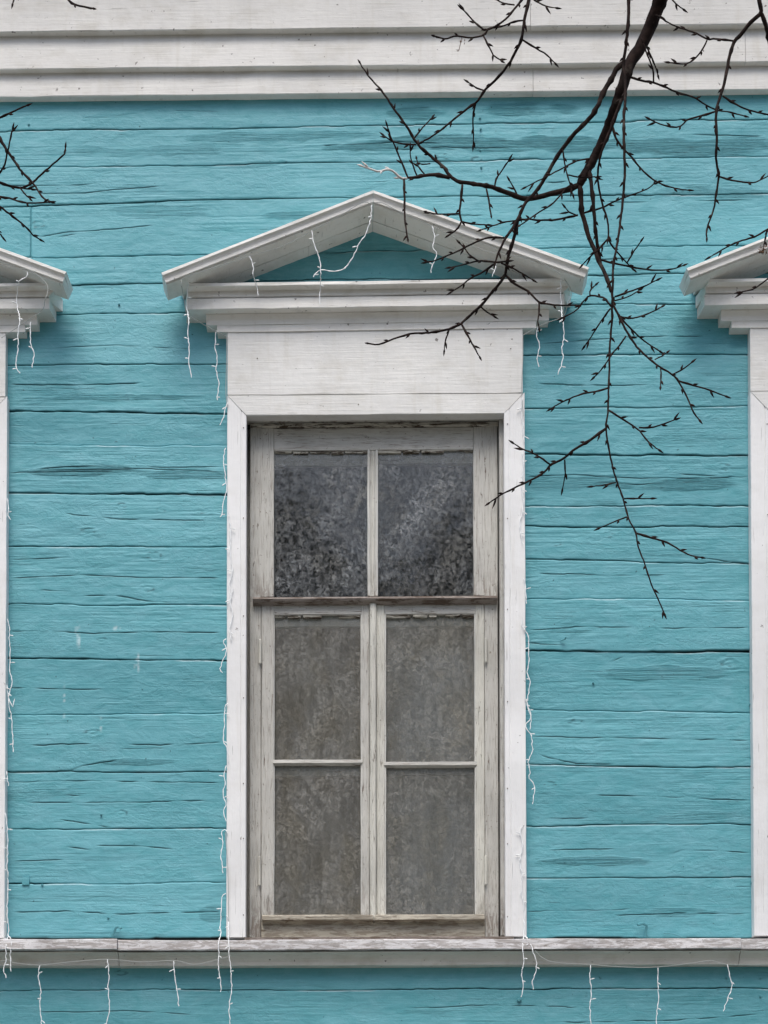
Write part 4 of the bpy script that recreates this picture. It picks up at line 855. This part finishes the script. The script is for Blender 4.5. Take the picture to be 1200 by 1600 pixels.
def resample(pts, step):
    q = smooth([tuple(map(float, p)) + (0.0,) for p in pts], 6); out = [q[0]]; acc = 0
    for a, b in zip(q, q[1:]):
        L = math.hypot(b[0] - a[0], b[1] - a[1]); acc += L
        if acc >= step: out.append(b); acc = 0
    if len(out) < 2 or out[-1] != q[-1]: out.append(q[-1])
    return [(p[0], p[1]) for p in out]
def build_tree(specs, base, trunk_top, limbs, label, sd):
    rr = random.Random(sd); root = empty('bare_tree', base, label, 'tree')
    D0 = 2.0; placed = []                    # (px, py, depth, owner, level)
    for level, w0, w1, pts, mt in specs:
        step = 5.0; q = resample(pts, step); n = len(q)
        near = min(((math.hypot(a - q[0][0], b - q[0][1]), dp, ow) for a, b, dp, ow in placed), default=(99, D0, None), key=lambda t: t[0])
        d0 = near[1] if near[0] < 14 else D0 + rr.uniform(-.15, .15)
        k1, k2 = rr.uniform(-.0011, .0011), rr.uniform(0, 6)
        pos, rad, dep = [], [], []
        for i, (a, b) in enumerate(q):
            t = i / (n - 1); d = d0 + k1 * i * step + 0.02 * (math.sin(i * .21 + k2) - math.sin(k2))
            wpx = (w0 + (w1 - w0) * t ** 0.8) * 1.06 + .25
            j = 0.35 if level == 2 else 0.5
            a2, b2 = a + rr.uniform(-j, j), b + rr.uniform(-j, j)
            scale = (7 - d) / F_PX
            pos.append(P(a2, b2, d)); dep.append(d)
            knob = 1 + (0.45 if (i % 4 == 2) else 0) * rr.random() * (1 if wpx < 8 else .4)
            rad.append(max(.0011, wpx * .5 * scale * knob * (1.0 if 0 < i < n - 1 else .85)))
        g = G(); g.add(*tube(pos, rad, 7 if w0 > 7 else 5))
        # buds: alternate along the shoot and one at the tip
        def bud(p, dr, L, w):
            dr = dr.normalized(); g.add(*tube([p, p + dr * L * .3, p + dr * L * .62, p + dr * L], [w * .5, w, w * .75, w * .12], 5))
        side = 1; i = 2 + rr.randrange(2)
        while i < n - 1:
            if w1 + (w0 - w1) * (1 - i / n) < 5.5:
                t = (pos[i + 1] - pos[i - 1]).normalized(); s = t.cross(Vector((0, 1, 0))) * side
                bud(pos[i] + s * rad[i] * .6, t * .85 + s * rr.uniform(.3, .75) + Vector((0, rr.uniform(-.3, .3), 0)), rr.uniform(.014, .024) * (1.25 if i > n - 5 else .85), .0034)
            side = -side; i += rr.choice((2, 3, 3, 4)) if level == 2 else rr.choice((3, 4, 5))
        if n > 3 and w1 < 3: bud(pos[-1] - (pos[-1] - pos[-2]) * .2, pos[-1] - pos[-3], .021, .0034)
        mat = LICHEN if mt == 'L' else BARK
        if level == 1 or near[2] is None: owner = root; nm = 'branch'
        else:
            owner = near[2]; nm = 'twig'
            if owner.parent is not None and owner.parent is not root: owner = owner.parent
        o = mk(nm, g.v, g.f, mat, owner, True)
        if mt == 'L': o['label'] = 'pale whitish lichened twig tip'
        for (a, b), d in zip(q, dep): placed.append((a, b, d, o))
    # limbs and trunk beyond the frame carry the branches that hang into view
    for ends, w in limbs:
        q = smooth([tuple(p) for p in ends], 6); n = len(q)
        v, f = tube([Vector(p) + Vector((.01 * math.sin(i * 1.3), .01 * math.cos(i * .9), 0)) for i, p in enumerate(q)], [w[0] + (w[1] - w[0]) * i / (n - 1) for i in range(n)], 10); mk('limb', v, f, BARK, root, True)
    q = smooth([tuple(base), tuple(Vector(base) + Vector((.06, .03, 2.0))), tuple(Vector(base) + Vector((-.02, .05, 4.2))), tuple(trunk_top)], 8); n = len(q)
    v, f = tube(q, [(.20 - .13 * i / (n - 1)) * (1.25 if i == 0 else 1) for i in range(n)], 14); mk('trunk', v, f, BARK, root, True)
    return root
a = P(1046, -30, 2.0); b = P(1182, -30, 2.0); c = P(832, -30, 2.0); e = P(983, -20, 2.0)
base = Vector((3.3, -2.6, 0)); top_ = Vector((3.2, -2.4, 8.2)); m0 = Vector((3.25, -2.45, 5.3))
tree_r = build_tree(BR[:NR], base, top_, [([m0, (2.3, -2.2, 6.3), (a.x + .35, -2.05, 6.15), (a.x, -2.0, a.z)], (.06, .024)),
    ([Vector((3.22, -2.4, 6.2)), (2.4, -2.2, 6.9), (b.x + .3, -2.1, 6.5), (b.x, b.y, b.z)], (.05, .008)),
    ([(2.3, -2.2, 6.3), (1.6, -2.1, 6.7), (c.x + .3, -2.1, 6.4), (c.x, c.y, c.z)], (.03, .006)), ([(a.x + .35, -2.05, 6.15), (e.x + .1, -2.05, 5.95), (e.x, e.y, e.z)], (.016, .006))],
    'bare dark budding tree whose branches hang down in front of the wall at right', 4)
# dry leaf and seed cluster caught on the twigs
rl = random.Random(3)
def leafbit(px, py, n, size, label, d=1.97):
    g = G(); c = P(px, py, d)
    for i in range(n):
        o = Vector((rl.gauss(0, 1), rl.gauss(0, 1), rl.gauss(0, 1))) * size * .45; u = Vector((rl.gauss(0, 1), rl.gauss(0, 1), rl.gauss(0, 1))).normalized(); w = u.orthogonal().normalized()
        s = size * rl.uniform(.4, .8)
        g.add([c + o, c + o + (u + w * .5) * s * .5 + Vector((0, .002, 0)), c + o + u * s, c + o + (u - w * .5) * s * .5], [(0, 1, 2), (0, 2, 3)])
    return g
lf = leafbit(1192, 391, 60, .014, ''); ob = lf.build('seed_cluster', DRY, tree_r)
lf = leafbit(722, 64, 8, .012, ''); lf.add(*tube([P(722, 60, 1.97), P(719, 70, 1.97), P(717, 79, 1.97)], .0009, 4)); ob = lf.build('withered_leaf', DRY, tree_r)
lp = [P(-40, 150, 2.0), P(85, -30, 2.0), P(28, -30, 2.0)]
base = Vector((-3.4, -2.6, 0)); top_ = Vector((-3.3, -2.4, 7.6))
build_tree(BR[NR:], base, top_, [([Vector((-3.32, -2.5, 4.4)), (-2.4, -2.2, 5.2), (-1.9, -2.1, 5.1), lp[0]], (.05, .006)), ([Vector((-3.3, -2.45, 5.4)), (-2.2, -2.2, 6.1), (-1.5, -2.1, 5.8), lp[1]], (.04, .005)), ([(-1.9, -2.1, 5.9), (-1.4, -2.1, 5.9), lp[2]], (.012, .004)),
    ([(-2.4, -2.2, 5.2), (-2.0, -2.1, 4.9), (-1.6, -2.05, 4.75), P(-40, 272, 2.0)], (.014, .005)), ([(-2.0, -2.1, 4.9), (-1.7, -2.1, 4.85), P(-40, 298, 2.0)], (.008, .004)), ([(-2.0, -2.1, 4.9), (-1.6, -2.05, 4.75), P(-40, 292, 2.0)], (.008, .004)), ([(-2.2, -2.2, 5.15), (-1.7, -2.05, 5.0), P(-40, 192, 2.0)], (.010, .004))],
    'bare dark budding tree whose twigs reach in at the left photo edge', 8)

# ------------------------------------------------------------------ trees across the street (mirrored in the panes)
NEEDLE = mat_flat('dark_foliage', (0.035, 0.045, 0.032, 1), 0.9)
rt = np.random.default_rng(5)
def far_tree(x, y, h, w, label, src=None, rot=0):
    root = empty('street_tree', (x, y, 0), label, 'tree', 'trees across the street')
    if src is None:
        n = 7000; t = rt.random(n) ** 0.8; ang = rt.random(n) * 6.283; r = w * (np.sin(np.pi * (0.12 + 0.86 * t)) ** 0.7) * rt.random(n) ** 0.45 * (1 + .25 * np.sin(ang * 3 + t * 9))
        c = np.stack([r * np.cos(ang), r * np.sin(ang), h * (.22 + .78 * t)], -1)
        a = rt.normal(size=(n, 3)) * .28 + np.stack([np.cos(ang) * .35, np.sin(ang) * .35, np.full(n, .5)], -1) * rt.uniform(.5, 1.4, (n, 1)); b = rt.normal(size=(n, 3)) * .07
        V = np.stack([c - a, c + b * .5, c + a, c - b * .5], 1).reshape(-1, 3) + np.array([x, y, 0]); Fq = np.arange(n * 4).reshape(-1, 4)
        mk('crown', V, Fq, NEEDLE, root)
        v, f = tube([(x, y, 0), (x + .1, y, h * .4), (x, y, h * .9)], [.25, .18, .05], 9); mk('trunk', v, f, BARK, root)
    else:
        for ch in src.children:
            k = ch.copy(); COL.objects.link(k); k.parent = root
        root.rotation_euler = (0, 0, rot)
    return root
ft = far_tree(-2.5, -21, 14.5, 4.0, 'tall twiggy street tree behind the camera, second from the left')
for k, (x, y, lb) in enumerate(((2.6, -23.5, 'third from the left'), (-9, -24, 'leftmost'), (8.6, -20.5, 'fourth from the left'), (15, -23, 'rightmost'))):
    far_tree(x, y, 13, 3, 'tall twiggy street tree behind the camera, ' + lb, ft, k * 1.7 + .8)
